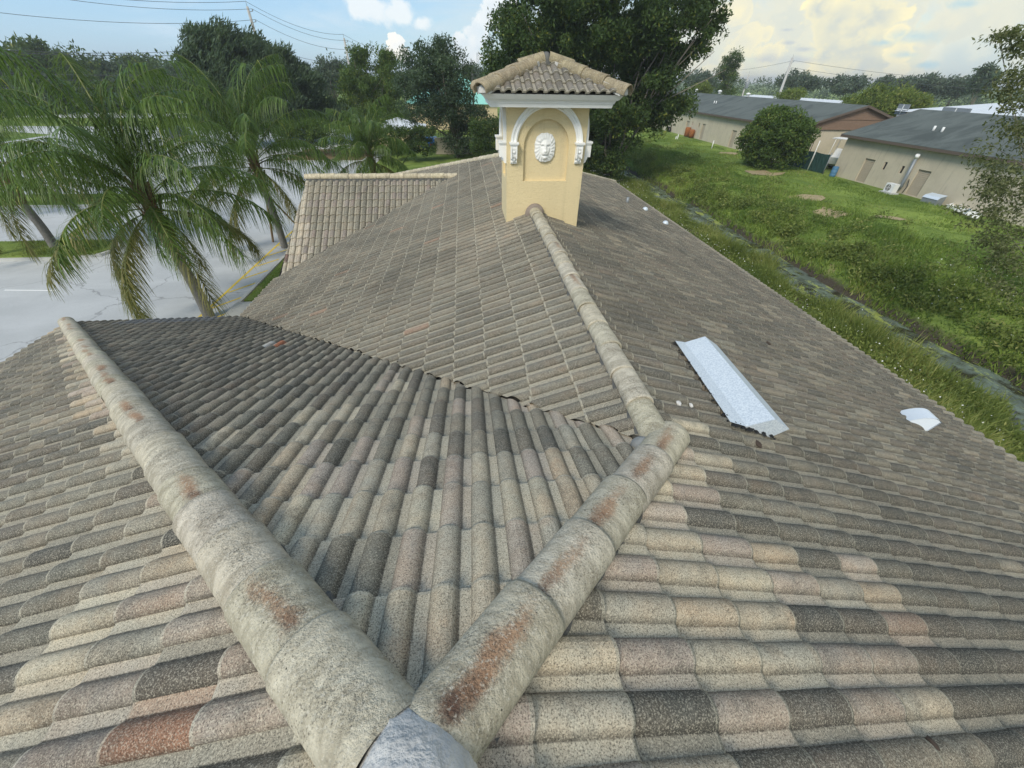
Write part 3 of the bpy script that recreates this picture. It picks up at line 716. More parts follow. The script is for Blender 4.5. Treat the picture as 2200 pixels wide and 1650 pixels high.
def mortar(p0, p1, r, drop, start=0, seed=5, top=.03):
    """ragged bedding under a run of caps"""
    rng = random.Random(seed); p0, p1 = Vector(p0), Vector(p1); t = (p1-p0).normalized(); L_ = (p1-p0).length
    s = t.cross(Vector((0,0,1))).normalized(); u = s.cross(t); m = MB(); n = int((L_-start)/.06); vs = []
    for i in range(n+1):
        p = p0+t*(start+(L_-start)*i/n)
        for sg in (-1, 1):
            w = r*(.93+rng.uniform(-.05, .10)); vs += [p+s*sg*w+u*(-drop*w/r-.02), p+s*sg*(w-.015+rng.uniform(-.012, .012))+u*(top-.01+rng.uniform(-.012, .016))]
    fs = []
    for i in range(n):
        a = 4*i; b_ = a+4
        fs += [(a, a+1, b_+1, b_), (a+1, a+3, b_+3, b_+1), (a+3, a+2, b_+2, b_+3)]
    m.add(vs, fs); return wobj(m, 'mortar_bed', M_MORTAR_D, roof, fix=True)
P3 = lambda x, y, z: Vector((x, y, z))
hipL = (P3(0,0,0), P3(XL,EA,zL(XL,EA))); hipR = (P3(0,0,0), P3(XJ,TJ,ZJ)); rJ = (P3(XJ,TJ,ZJ), P3(XJ,7.22,ZJ))
caps(*hipL, .140, .385, .06, .060, seed=21, rust=.6); mortar(*hipL, .150, .06, .2, 31)
caps(*hipR, .126, .45, .06, .060, seed=22, end=-.10, rust=1.0); mortar(*hipR, .134, .06, .2, 32)
caps(rJ[1], rJ[0], .106, .385, .0, .050, seed=23, end=.10); mortar(*rJ, .118, .06, .1, 33)
caps(P3(XJ,8.25,ZJ), P3(XJ,YEND,ZJ), .106, .385, 0, .035, seed=24)
caps(P3(XJ,YEND,ZJ), P3(*CXR, zR(*CXR)), .125, .385, .05, .03, seed=25, tint=(1.0,.98,.94)); mortar(P3(XJ,YEND,ZJ), P3(*CXR, zR(*CXR)), .15, .06, 0, 35)
caps(P3(XJ,YEND,ZJ), P3(*CXL, zM(*CXL)), .125, .385, .05, .03, seed=26, tint=(1.0,.98,.94)); mortar(P3(XJ,YEND,ZJ), P3(*CXL, zM(*CXL)), .15, .06, 0, 36)
caps(P3(-4.80,DY,DZ+.02), P3(-.12,DY,DZ+.02), .125, .43, 0, .03, seed=27, tint=(1.04,1.0,.92)); mortar(P3(-4.75,DY,DZ), P3(-.2,DY,DZ), .15, .3, 0, 37)
caps(P3(0,-5.2,0), P3(0,-.25,0), .145, .385, 0, .045, seed=28); mortar(P3(0,-5.2,0), P3(0,-.2,0), .150, .06, 0, 38)
# grey mortar dome where the hips meet, the lump at the junction, the flashing lump at the chimney
def lump(c, rx, ry, rz, seed, rough=.10, mat=M_MORTAR, label=None, name='mortar_patch', parent=None):
    rng = np.random.RandomState(seed); n, k = 22, 12; V, Fc = [], []
    ph = rng.uniform(0, 6.28, 8)
    for i in range(k+1):
        th = math.pi*.56*i/k
        for j in range(n):
            a = 2*math.pi*j/n; q = 1+rough*(math.sin(3*a+ph[0]+2*th)+.7*math.sin(5*a+ph[1])+.4*math.sin(9*a+ph[2]+3*th))*min(1, th*1.2)
            V.append((c[0]+rx*q*math.sin(th)*math.cos(a), c[1]+ry*q*math.sin(th)*math.sin(a), c[2]+rz*math.cos(th)))
    for i in range(k):
        for j in range(n): Fc.append((i*n+j, i*n+(j+1) % n, (i+1)*n+(j+1) % n, (i+1)*n+j))
    m = MB(); m.add(V, Fc, 0, True); return wobj(m, name, mat, parent or roof, label=label)
lump((.02,-.10,.0), .18, .27, .215, 4, .045, M_MORTAR, 'smooth grey mortar dome where the two hips meet')
lump((XJ-.07,TJ+.0,ZJ-.04), .14, .14, .16, 6, .12, simple('junction_mortar', (.24,.245,.235), .95, 0, .25, 12, (60,.7,.01)))
lump((XJ,7.17,ZJ+.02), .17, .10, .17, 7, .05, simple('brown_mortar', (.25,.205,.17), .95, 0, .25, 9))
# walls, fascia
def ring_wall(poly, ztop, name):
    m = MB(); n = len(poly)
    for i in range(n):
        (x0, y0), (x1, y1) = poly[i], poly[(i+1) % n]
        z0, z1 = ztop(x0, y0), ztop(x1, y1); m.add([(x0,y0,GZ-.05),(x1,y1,GZ-.05),(x1,y1,z1),(x0,y0,z0)], [(0,1,2,3)])
    return wobj(m, name, M_WALLCREAM, house)
ring_wall([(XL+.5,-5),(ER-.5,-5),(ER-.5,23.2),(XM+.5,23.2),(XM+.5,EA-.5),(XL+.5,EA-.5)], lambda x, y: -3.30, 'wall')
m = MB(); m.add([(XL,YS+.05,-3.35),(0,YS+.05,-.05),(ER,YS+.05,-3.35)], [(0,1,2)]); wobj(m, 'gable_wall', M_WALLCREAM, house)
m = MB()
m.add([(-4.68,DY,DZ-.06),(-5.10,yDs,zD(0,yDs)-.06),(-5.10,yDs,-3.3),(-5.10,yDn,-3.3),(-5.10,yDn,zD(0,yDn)-.06)], [(0,1,2,3,4)]); wobj(m, 'gable_wall', M_WALLCREAM, house)
def fascia(a, b): m = MB(); a, b = Vector(a), Vector(b); m.bar(a, b, .03, .17); wobj(m, 'fascia_board', M_WHITE, house)
fascia((ER-.02,YS,zR(ER,0)-.11), (ER-.02,24,zR(ER,0)-.11)); fascia((XL+.02,YS,zL(XL,0)-.11), (XL+.02,EA,zL(XL,0)-.11))
fascia((XL,EA-.02,zA(0,EA)-.11), (XM,EA-.02,zA(0,EA)-.11)); fascia((XM+.02,EA,zM(XM,0)-.11), (XM+.02,yDs,zM(XM,0)-.11))
fascia((-4.72,DY,DZ-.10), (-5.15,yDs,zD(0,yDs)-.10)); fascia((-4.72,DY,DZ-.10), (-5.15,yDn,zD(0,yDn)-.10))

# ------------------------------------------------------------------ chimney
CX, CY = 1.572, 7.70; HX, HY = .662, .50          # shaft centre and half sizes
chim = MB()
def chim_face(fx):
    """wall with a round-headed niche; fx maps (u, v, depth) to world, depth positive outward"""
    def f(us, half, zb, zs, zt, R, m):
        outer = [(-half, zb), (half, zb), (half, zt), (-half, zt)]
        inner = [(-R, .005), (R, .005)]+[(R*math.cos(a), zs+R*math.sin(a)) for a in [math.pi*i/18 for i in range(19)]]
        return outer, inner
    return f
def niche_wall(bm, fx, half, R, dep, zb=-1.6, zt=1.08, z0=.005, zs=.52):
    inner = [(-R, z0), (R, z0)]+[(R*math.cos(math.pi*i/18), zs+R*math.sin(math.pi*i/18)) for i in range(19)]
    inner = inner[:2]+[p for p in inner[2:] if True]
    vo = [bm.verts.new(fx(u, v, 0)) for u, v in [(-half, zb), (half, zb), (half, zt), (-half, zt)]]
    vi = [bm.verts.new(fx(u, v, 0)) for u, v in inner]; vb = [bm.verts.new(fx(u, v, -dep)) for u, v in inner]
    es = [bm.edges.new((vo[i], vo[(i+1) % 4])) for i in range(4)]+[bm.edges.new((vi[i], vi[(i+1) % len(vi)])) for i in range(len(vi))]
    bmesh.ops.triangle_fill(bm, use_beauty=True, use_dissolve=False, edges=es)
    for i in range(len(vi)): bm.faces.new((vi[i], vi[(i+1) % len(vi)], vb[(i+1) % len(vi)], vb[i]))
    bm.faces.new(vb)
FX = {'s': lambda u, v, d: (CX+u, CY-HY-d, v), 'n': lambda u, v, d: (CX-u, CY+HY+d, v),
      'w': lambda u, v, d: (CX-HX-d, CY-u, v), 'e': lambda u, v, d: (CX+HX+d, CY+u, v)}
HALF = {'s': HX, 'n': HX, 'w': HY, 'e': HY}
bm = bmesh.new()
for k in 'snwe': niche_wall(bm, FX[k], HALF[k], .378 if k in 'sn' else .27, .055, zs=.52 if k in 'sn' else .62)
bmesh.ops.remove_doubles(bm, verts=bm.verts, dist=.0005); bmesh.ops.recalc_face_normals(bm, faces=bm.faces)
me = bpy.data.meshes.new('chimney'); bm.to_mesh(me); bm.free()
chimney = wlink('chimney', me, M_YELLOW, house, label='yellow stucco chimney tower with lion head niche and its own little tiled roof')
def sweep_arch(fx, R0, R1, zs, zbase, zmax):
    """half-round arch moulding with a stepped section"""
    prof = [(0,0),(0,.035),(.22,.050),(.30,.036),(.62,.036),(.72,.052),(1,.052),(1,0)]; m = MB(); V = []; rows = 0
    path = [(1, zbase)]+[('a', math.pi*i/28) for i in range(29)]+[(-1, zbase)]
    for q in path:
        for f_, d in prof:
            R = R0+(R1-R0)*f_
            if q[0] == 'a': u, v = R*math.cos(q[1]), zs+R*math.sin(q[1])
            else: u, v = q[0]*R, q[1]
            V.append(fx(u, min(v, zmax), d))
        rows += 1
    k = len(prof); m.add(V, [(i*k+j, i*k+j+1, (i+1)*k+j+1, (i+1)*k+j) for i in range(rows-1) for j in range(k-1)])
    return wobj(m, 'arch_moulding', M_WHITE, chimney)
def corbel(fx, u0):
    w = .052; m = MB()
    side = [(.0,.545),(.105,.545),(.11,.50),(.10,.46),(.085,.43),(.092,.405),(.085,.375),(.062,.35),(.045,.325),(.05,.30),(.035,.275),(.0,.27)]
    V = [fx(u0-w, z, d) for d, z in side]+[fx(u0+w, z, d) for d, z in side]; n = len(side)
    m.add(V, [list(range(n)), list(range(2*n-1, n-1, -1))]+[(i, i+1, n+i+1, n+i) for i in range(n-1)])
    o = wobj(m, 'corbel', M_WHITE, chimney)
    m = MB()
    for zb, zt, e, dd in ((.545,.562,.012,.118),(.562,.588,.022,.130)):
        a, b_ = fx(u0-w-e, zb, -.005), fx(u0+w+e, zt, dd); m.box([min(p, q) for p, q in zip(a, b_)], [max(p, q) for p, q in zip(a, b_)])
    for cz, r, dd in ((.335,.028,.055),(.45,.020,.095)):
        c = fx(u0, cz, dd); V, Fc = [], []
        for i in range(6):
            th = math.pi*i/5
            for j in range(8): ph = 2*math.pi*j/8; V.append((c[0]+r*math.sin(th)*math.cos(ph), c[1]+r*math.sin(th)*math.sin(ph), c[2]+r*1.25*math.cos(th)))
        m.add(V, [(i*8+j, i*8+(j+1) % 8, (i+1)*8+(j+1) % 8, (i+1)*8+j) for i in range(5) for j in range(8)], 0, True)
    for sg in (-1, 1):
        a, b_ = fx(u0+sg*w*.8-.008, .36, .08), fx(u0+sg*w*.8+.008, .53, .117); m.box([min(p, q) for p, q in zip(a, b_)], [max(p, q) for p, q in zip(a, b_)])
    wobj(m, 'corbel_cap', M_WHITE, chimney)
for k in 'snwe':
    s_ = k in 'sn'; R1 = .60 if s_ else .455
    sweep_arch(FX[k], R1-.105, R1, .55 if s_ else .62, .588, 1.075)
    for sg in (-1, 1): corbel(FX[k], sg*(R1-.0525))
# cornice: stepped rings
m = MB()
for z0, z1, o0, o1 in ((1.06,1.115,.27,.285),(1.115,1.125,.297,.297),(1.125,1.155,.30,.315),(1.155,1.163,.335,.335),(1.163,1.225,.345,.395)):
    V = []
    for z, o_ in ((z0, o0), (z1, o1)):
        V += [(CX-HX-o_, CY-HY-o_, z), (CX+HX+o_, CY-HY-o_, z), (CX+HX+o_, CY+HY+o_, z), (CX-HX-o_, CY+HY+o_, z)]
    m.add(V, [(3,2,1,0),(4,5,6,7),(0,1,5,4),(1,2,6,5),(2,3,7,6),(3,0,4,7)])
wobj(m, 'cornice', M_WHITE, chimney)
# little hipped roof of barrel tiles
EXh, EYh, ZE, SP = HX+.37, HY+.38, 1.232, .385
rl = EXh-EYh; zc_ = ZE+EYh*SP
m = MB(); m.add([(CX-EXh,CY-EYh,ZE),(CX+EXh,CY-EYh,ZE),(CX+EXh,CY+EYh,ZE),(CX-EXh,CY+EYh,ZE),(CX-rl,CY,zc_),(CX+rl,CY,zc_)], [(0,1,5,4),(1,2,5),(2,3,4,5),(3,0,4),(3,2,1,0)])
wobj(m, 'chimney_roof', M_MORTAR_D, chimney)
T0 = len(TILES)
def keepC(ax):
    def f(x, y):
        dx, dy = abs(x-CX), abs(y-CY); q = math.sqrt(.5); sx, sy = (1 if x > CX else -1), (1 if y > CY else -1)
        if ax == 's': return [(sx*q, q*1.0, q*(sx*(CX+sx*rl)+CY)-.05)]       # sx*(x-CX-sx*rl) <= CY-y
        if ax == 'n': return [(sx*q, -q, q*(sx*(CX+sx*rl)-CY)-.05)]
        if ax == 'w': return [(q, sy*q, q*((CX-rl)+sy*CY)-.05)]
        return [(-q, sy*q, q*(-(CX+rl)+sy*CY)-.05)]
    return f
zS = lambda x, y: ZE+(y-(CY-EYh))*SP; zNn = lambda x, y: ZE+((CY+EYh)-y)*SP
zW = lambda x, y: ZE+(x-(CX-EXh))*SP; zE_ = lambda x, y: ZE+((CX+EXh)-x)*SP
tile_plane('C', (CX, CY-EYh), (0,-1), SP, zS, (-7, 7), 4, keepC('s'), expo=.285, over=.03, seed=41)
tile_plane('C', (CX, CY+EYh), (0,1), SP, zNn, (-7, 7), 4, keepC('n'), expo=.285, over=.03, seed=42)
tile_plane('C', (CX-EXh, CY), (-1,0), SP, zW, (-6, 6), 4, keepC('w'), expo=.285, over=.03, seed=43)
tile_plane('C', (CX+EXh, CY), (1,0), SP, zE_, (-6, 6), 4, keepC('e'), expo=.285, over=.03, seed=44)
rc = random.Random(5)
for t in TILES[T0:]:
    kk = rc.uniform(.75, 1.25); col = tuple(v*kk for v in (.185,.168,.148))
    if not t[6]: me = T_MESH; 
    else:
        polys, pan = clipped(t, True)
        if not polys: continue
        Bi = basis(t).inverted(); vs, fs = [], []
        for poly in polys: fs.append(list(range(len(vs), len(vs)+len(poly)))); vs += [tuple(Bi @ Vector(p)) for p in poly]
        me = bpy.data.meshes.new('roof_tile'); me.from_pydata(vs, [], fs); set_pan(me, pan, grime_shade_x(np.array([v[0] for v in vs]))); me.materials.append(M_TILE)
    o = bpy.data.objects.new('roof_tile', me); COL.objects.link(o); o.parent = chimney; o.matrix_basis = basis(t); o.color = (*col, 1)
top = [P3(CX-rl, CY, zc_), P3(CX+rl, CY, zc_)]
tint = (.66,.60,.50)
caps(P3(CX-.02, CY, zc_+.04), P3(CX-rl-.22, CY, zc_-.06), .135, .36, 0, .03, chimney, 51, tint, rust=0); caps(P3(CX+.02, CY, zc_+.04), P3(CX+rl+.22, CY, zc_-.06), .135, .36, 0, .03, chimney, 52, tint, rust=.5)
lump((CX, CY, zc_+.03), .10, .13, .135, 59, .04, M_MORTAR_D, None, 'mortar_end', chimney)
for sx in (-1, 1):
    for sy in (-1, 1):
        a = P3(CX+sx*rl, CY, zc_-.01); b_ = P3(CX+sx*(EXh+.02), CY+sy*(EYh+.02), ZE)
        caps(a, b_, .130, .40, .12, .03, chimney, 53+sx+2*sy, tint)
        lump((b_.x-sx*.04, b_.y-sy*.04, b_.z+.02), .10, .10, .11, 60+sx+2*sy, .05, M_MORTAR, None, 'mortar_end', chimney)
        mm = MB(); mm.bar(a+Vector((0,0,.025)), b_+Vector((0,0,.03)), .22, .09); wobj(mm, 'mortar_bed', M_MORTAR, chimney)
# lion relief: a height field with an oval, scalloped outline
def lion():
    W_, H_, n, k = .175, .212, 44, 50; cx, cz = 1.556-CX, .497; V, Fc, idx = [], [], {}
    def g(u, v, cu, cv, su, sv, a): return a*math.exp(-((u-cu)/su)**2-((v-cv)/sv)**2)
    def h(u, v):     # u,v in -1..1
        r = math.hypot(u*1.05, v*.9); a = math.atan2(v, u)
        z = .020+.050*math.cos(min(1, r)*1.45)
        out = min(1, max(0, (r-.50)/.22)); z += .0042*math.cos(a*21+2.5*math.sin(r*5))*out-.010*math.exp(-((r-.52)/.07)**2)
        z += g(u,v,0,.05,.15,.34,.020)+g(u,v,0,-.20,.20,.10,.020)              # bridge, nose pad
        z += g(u,v,-.17,-.38,.19,.16,.022)+g(u,v,.17,-.38,.19,.16,.022)        # muzzle
        z += g(u,v,0,-.64,.20,.12,.026)-g(u,v,0,-.50,.22,.035,.016)            # chin, mouth
        z += g(u,v,-.27,.27,.20,.08,.012)+g(u,v,.27,.27,.20,.08,.012)          # brows
        z -= g(u,v,-.27,.13,.13,.07,.024)+g(u,v,.27,.13,.13,.07,.024)          # eye sockets
        z += g(u,v,-.27,.12,.06,.04,.010)+g(u,v,.27,.12,.06,.04,.010)
        z -= g(u,v,-.09,-.27,.035,.03,.012)+g(u,v,.09,-.27,.035,.03,.012)
        z += g(u,v,-.56,.50,.12,.12,.014)+g(u,v,.56,.50,.12,.12,.014)          # ears
        return z
    for i in range(k+1):
        for j in range(n+1):
            u, v = -1+2*j/n, -1+2*i/k; s2 = math.hypot(u, v)
            if max(abs(u), abs(v)) > 0:                                        # square to rounded oval
                q = max(abs(u), abs(v)); e = (abs(u)**2.6+abs(v)**2.6)**(1/2.6); f_ = q/e
            else: f_ = 1
            uu, vv = u*f_, v*f_; rr = (abs(uu)**2.6+abs(vv)**2.6)**(1/2.6); a = math.atan2(vv, uu)
            sc = 1+.016*math.cos(a*13)*rr**6; d = h(uu, vv)*(1 if rr < .97 else .12)
            V.append(FX['s'](cx+uu*W_*sc, cz+vv*H_*sc, -.055+d))
    for i in range(k):
        for j in range(n): a = i*(n+1)+j; Fc.append((a, a+1, a+n+2, a+n+1))
    m = MB(); m.add(V, Fc, 0, True); wobj(m, 'lion_head_relief', M_RELIEF, chimney)
lion()

# ------------------------------------------------------------------ metal vents, pipes, crumbs on the right slope
kR = 1/math.sqrt(1+MS*MS); dR, nR, cR = Vector((1,0,-MS))*kR, Vector((MS,0,1))*kR, Vector((0,-1,0))
def onR(x, y, h=0): return Vector((x, y, zR(x, y)))+nR*h
def vent_frame(o, x, y): return Matrix(((cR.x, dR.x, nR.x, x), (cR.y, dR.y, nR.y, y), (cR.z, dR.z, nR.z, zR(x, y)), (0,0,0,1)))
def rw(x, y, pts, rot=0):      # (across south, downslope, up) -> world
    b_ = onR(x, y); c, s = math.cos(rot), math.sin(rot); return [b_+(cR*c+dR*s)*p[0]+(dR*c-cR*s)*p[1]+nR*p[2] for p in pts]
LV = 1.37; vx0, vy0, vrot = 2.31, 2.62, RAD(-5)
sec = [(.16,.072),(.18,.085),(.345,.230),(.545,.185),(.46,.05)]
m = MB(); V = rw(vx0, vy0, [(-LV/2, s_, h_) for s_, h_ in sec]+[(LV/2, s_, h_) for s_, h_ in sec], vrot); n = len(sec)
m.add(V, [list(range(n)), list(range(2*n-1, n-1, -1))]+[(i, i+1, n+i+1, n+i) for i in range(n-1)])
vent = wobj(m, 'attic_vent', M_GALV, house, label='long galvanised sheet metal attic vent lying across the right slope')
m = MB(); V = rw(vx0, vy0, [(-LV/2+.05,.03,.082),(LV/2+.01,.0,.082),(LV/2+.01,.17,.086),(-LV/2-.0,.17,.086)], vrot); m.add(V, [(0,1,2,3)]); wobj(m, 'vent_flashing', M_GALV, vent)
rv = random.Random(9); m = MB()
for k in range(60):
    q = rv.random()**.6; a = -LV/2+LV*q; s_ = rv.uniform(-.025, .02); r = rv.uniform(.006, .017)
    if rv.random() < .5: a = LV/2+rv.uniform(-.01, .05); s_ = rv.uniform(-.02, .46); r *= 1.3
    p = rw(vx0, vy0, [(a-r, s_-r*.6, .070), (a+r, s_-r*.8, .072), (a+r*.8, s_+r, .078), (a-r, s_+r*.7, .076), (a, s_, .090)], vrot); m.add(p, [(0,1,4),(1,2,4),(2,3,4),(3,0,4)])
wobj(m, 'tar_seal', M_TAR, vent, kind='stuff')
# hooded exhaust vent near the eave
ex_, ey_ = 6.36, 3.32; m = MB(); V = []; nn = 12
arc = [(.29*i/nn, .05+.205*math.sin(math.pi*.62*i/nn)**.85) for i in range(nn+1)]+[(.27,.05)]
for yy in (-.15,.15): V += [(yy, s_, h_) for s_, h_ in arc]
for yy in (-.138,.138): V += [(yy, s_*.97+.004, h_-.006) for s_, h_ in arc]
nn = len(arc); V = rw(ex_, ey_, V, RAD(-30)); m.add(V, [(i, i+1, nn+i+1, nn+i) for i in range(nn-1)]+[list(range(3*nn-1, 2*nn-1, -1)), list(range(3*nn, 4*nn))])
ev = wobj(m, 'exhaust_vent', M_PAINTMETAL, house, label='small rounded white metal exhaust hood low on the right slope')
for p_ in ev.data.polygons: p_.use_smooth = len(p_.vertices) == 4
for (x, y, kind) in ((6.41,15.45,0),(7.33,15.78,1),(7.44,14.03,1)):
    m = MB()
    if kind == 0: p = onR(x, y); m.tube([p-Vector((0,0,.05)), p+Vector((0,0,.26))], .055, 10)
    else:
        p = onR(x, y, .05); m.lathe(p, [(.11,-.03),(.11,.04),(.095,.08),(.055,.115),(.01,.125)], 12)
    wobj(m, 'vent_pipe', M_GREYMETAL if kind == 0 else M_GALV, house)
def crumb(x, y, r, mat, name, label, cat, seed, flat=.5, group=None):
    rng = random.Random(seed); m = MB(); V = []; b_ = onR(x, y, .055)
    for i in range(5):
        for j in range(7): a = 2*math.pi*j/7; th = math.pi*i/4; q = rng.uniform(.7, 1.2); V.append(b_+cR*r*q*math.sin(th)*math.cos(a)+dR*r*.7*q*math.sin(th)*math.sin(a)+nR*r*flat*math.cos(th))
    o_ = [tuple(v-b_) for v in V]; m.add(o_, [(i*7+j, i*7+(j+1) % 7, (i+1)*7+(j+1) % 7, (i+1)*7+j) for i in range(4) for j in range(7)])
    o = m.obj(name, mat, label=label, cat=cat, group=group); o.location = b_; return o
def onplane_px(u, v, mslope=MS):
    d = ray(u, v); n = np.array([MS, 0, 1.0]); s_ = -(n@CAM)/(n@d); return CAM+s_*d
M_CHUNK = simple('white_mortar_chunk', (.62,.61,.58), .9, 0, .1, 30)
for i, (u, v, r, lb) in enumerate(((1450,877,.030,'white mortar crumb lying in a tile pan just right of the ridge bend'),(1476,881,.026,'second white mortar crumb, the one nearer the long metal vent'))):
    p = onplane_px(u, v); crumb(p[0], p[1], r, M_CHUNK, 'mortar_crumb', lb, 'mortar crumb', i, .6, 'mortar crumbs on the right slope')
M_DEADLEAF = simple('dead_leaf_brown', (.06,.042,.03), .8, 0, .2, 30)
for i, (u, v, r, lb) in enumerate(((1645,743,.055,'dark curled dead leaf on the right slope beyond the metal vent'),(1618,962,.05,'small curled leaf just below the near end of the metal vent'),(1676,1424,.030,'flat dark dead leaf lying on a pale tile pan low in the right slope'),(1980,1612,.040,'narrow dark leaf stuck upright between tiles at the bottom right'))):
    p = onplane_px(u, v); crumb(p[0], p[1], r, M_DEADLEAF, 'dead_leaf', lb, 'dead leaf', 20+i, .35, 'dead leaves on the right slope')

# ================================================================== FAR BUILDINGS
def wall_openings(name, xw, y0, y1, z0, z1, ops, mat, parent, dep=.16, back=M_DARK):
    """west-facing wall in the plane x = xw with recessed openings"""
    bm = bmesh.new(); es = []
    def loop(pts, x): vs = [bm.verts.new((x, y, z)) for y, z in pts]; es.extend(bm.edges.new((vs[i], vs[(i+1) % 4])) for i in range(4)); return vs
    loop([(y0,z0),(y1,z0),(y1,z1),(y0,z1)], xw); L_ = [loop([(a,c),(b_,c),(b_,d),(a,d)], xw) for a, b_, c, d in ops]
    bmesh.ops.triangle_fill(bm, use_beauty=True, use_dissolve=False, edges=es)
    for vs in L_:
        bk = [bm.verts.new((xw+dep, v.co.y, v.co.z)) for v in vs]
        for i in range(4): bm.faces.new((vs[i], vs[(i+1) % 4], bk[(i+1) % 4], bk[i]))
    bmesh.ops.recalc_face_normals(bm, faces=bm.faces)
    me = bpy.data.meshes.new(name); bm.to_mesh(me); bm.free(); return wlink(name, me, mat, parent)
XE, ZEV, XRG, WSL = 39.5, -2.75, 47.0, .29
def roofpt(u, v):
    d = ray(u, v); n = np.array([-WSL, 0, 1.0]); c = ZEV-WSL*XE; return CAM+(c-n@CAM)/(n@d)*d
U6 = lambda x, y: (1700+x*.22727, 200+y*.22727)
U5 = lambda x, y: (1340+x*.163636, 150+y*.163636)
def shutter(y0, y1, z0, z1, parent, xw=40.0, n=15):
    m = MB()
    for k in range(n):
        a = z0+(z1-z0)*k/n; b_ = z0+(z1-z0)*(k+1)/n
        m.add([(xw+.15,y0,a),(xw+.15,y1,a),(xw+.11,y1,a+.012),(xw+.11,y0,a+.012),(xw+.14,y0,b_),(xw+.14,y1,b_)], [(0,1,2,3),(3,2,5,4)])
    return wobj(m, 'door', M_SHUTTER, parent, fix=False)
def warehouse(y0, y1, ops_d, ops_w, label):
    b_ = thing('warehouse', (47.2,(y0+y1)/2,GZ), 0, label, 'warehouse', 'tan warehouses beyond the canal')
    wall_openings('wall', 40.0, y0+.1, y1-.1, GZ-.1, -2.62, [o for o in ops_d+ops_w], M_BEIGE, b_)
    m = MB()
    for yy in (y0+.1, y1-.1): m.add([(40,yy,GZ-.1),(54.2,yy,GZ-.1),(54.2,yy,-2.62),(40,yy,-2.62)], [(0,1,2,3)])
    m.add([(54.2,y0+.1,GZ-.1),(54.2,y1-.1,GZ-.1),(54.2,y1-.1,-2.62),(54.2,y0+.1,-2.62)], [(0,1,2,3)]); wobj(m, 'end_wall', M_BEIGE, b_)
    m = MB(); zr = ZEV+WSL*(XRG-XE); th = .10
    for sg in (0, 1):
        xe = XE if sg == 0 else 2*XRG-XE
        m.add([(xe,y0-.35,ZEV),(xe,y1+.35,ZEV),(XRG,y1+.35,zr),(XRG,y0-.35,zr),(xe,y0-.35,ZEV-th),(xe,y1+.35,ZEV-th),(XRG,y1+.35,zr-th),(XRG,y0-.35,zr-th)],
              [(0,1,2,3),(7,6,5,4),(0,4,5,1),(1,5,6,2),(3,7,4,0)])
    wobj(m, 'roof', M_SHINGLE, b_)
    m = MB(); m.box((XE-.03,y0-.38,ZEV-.24), (XE+.06,y1+.38,ZEV-.03)); wobj(m, 'fascia_board', M_FASCIA, b_)
    for yy, s_ in ((y0, -1), (y1, 1)):
        m = MB(); m.add([(40.0,yy,-2.9),(54.0,yy,-2.9),(54.0,yy,-2.6),(XRG,yy,zr-.13),(40.0,yy,-2.6)], [(0,1,2,3,4)]); wobj(m, 'gable_boarding', M_BROWN, b_)
        m = MB(); zb = -1.95
        m.box((42.3,min(yy, yy+s_*.05),zb-.05), (51.7,max(yy, yy+s_*.05),zb+.05)); m.box((39.9,min(yy, yy+s_*.06),-3.0), (54.1,max(yy, yy+s_*.06),-2.9)); wobj(m, 'gable_batten', M_BROWN, b_)
        for xa in (XE, 2*XRG-XE):
            m = MB(); m.bar((xa,yy+s_*.37,ZEV-.10), (XRG,yy+s_*.37,zr-.10), .05, .22); wobj(m, 'barge_board', M_FASCIA, b_)
    for y_a, y_b, z_a, z_b in ops_d: shutter(y_a, y_b, z_a, z_b, b_)
    for y_a, y_b, z_a, z_b in ops_w:
        m = MB(); m.add([(40.12,y_a,z_a),(40.12,y_b,z_a),(40.12,y_b,z_b),(40.12,y_a,z_b)], [(0,1,2,3)]); wobj(m, 'window', M_DARK, b_)
    return b_
def op(F_, tl, tr, bl, floor=True):
    a, b_, c = wx(*F_(*tl), 40.0), wx(*F_(*tr), 40.0), wx(*F_(*bl), 40.0)
    return (min(a[1], b_[1]), max(a[1], b_[1]), GZ+.05 if floor else c[2], (a[2]+b_[2])/2)
rdoors = [op(U6, (705,615), (800,632), (605,840)), op(U6, (1205,720), (1330,742), (1080,960))]
rwins = [op(U6, (890,650), (915,655), (860,722), False), op(U6, (1050,687), (1078,692), (1020,757), False)]
wr = warehouse(2.0, 43.45, rdoors, rwins, 'near tan warehouse with dark shingle roof and two roller doors, right of the round bush')
ldoors = [op(U5, (830,668), (870,675), (790,835)), op(U5, (1035,707), (1080,713), (995,890)), op(U5, (1430,792), (1490,800), (1365,1010))]
lwins = [op(U5, (905,680), (915,682), (893,728), False), op(U5, (990,700), (1003,702), (983,755), False), op(U5, (1535,812), (1552,814), (1520,870), False)]
wl = warehouse(50.55, 104.0, ldoors, lwins, 'far tan warehouse with brown boarded gable end, left of the round bush')
def roof_pipe(u, v, r, h, parent, mat=M_PVC, name='vent_pipe', cap=False):
    p = Vector(roofpt(u, v)); m = MB(); m.tube([p-Vector((0,0,.1)), p+Vector((0,0,h))], r, 8)
    if cap: m.lathe(p+Vector((0,0,h)), [(r*1.9,0),(r*1.9,h*.5),(r*.4,h*.8)], 10)
    wobj(m, name, mat, parent)
for x, y in ((1340,345),(1420,358)): roof_pipe(*U6(x, y+8), .09, .35, wr)
for x, y in ((1185,440),(1212,442),(1895,528),(1940,532)): roof_pipe(*U5(x, y), .08, .35, wl)
for x, y in ((945,285),(1255,308),(1625,348)):
    p = wx(*U5(x, y+8), XRG-.3); m = MB(); m.tube([p, Vector(p)+Vector((0,0,.3))], .22, 10); m.lathe(Vector(p)+Vector((0,0,.3)), [(.36,0),(.36,.14),(.1,.26)], 10); wobj(m, 'ridge_vent', M_PVC, wl)
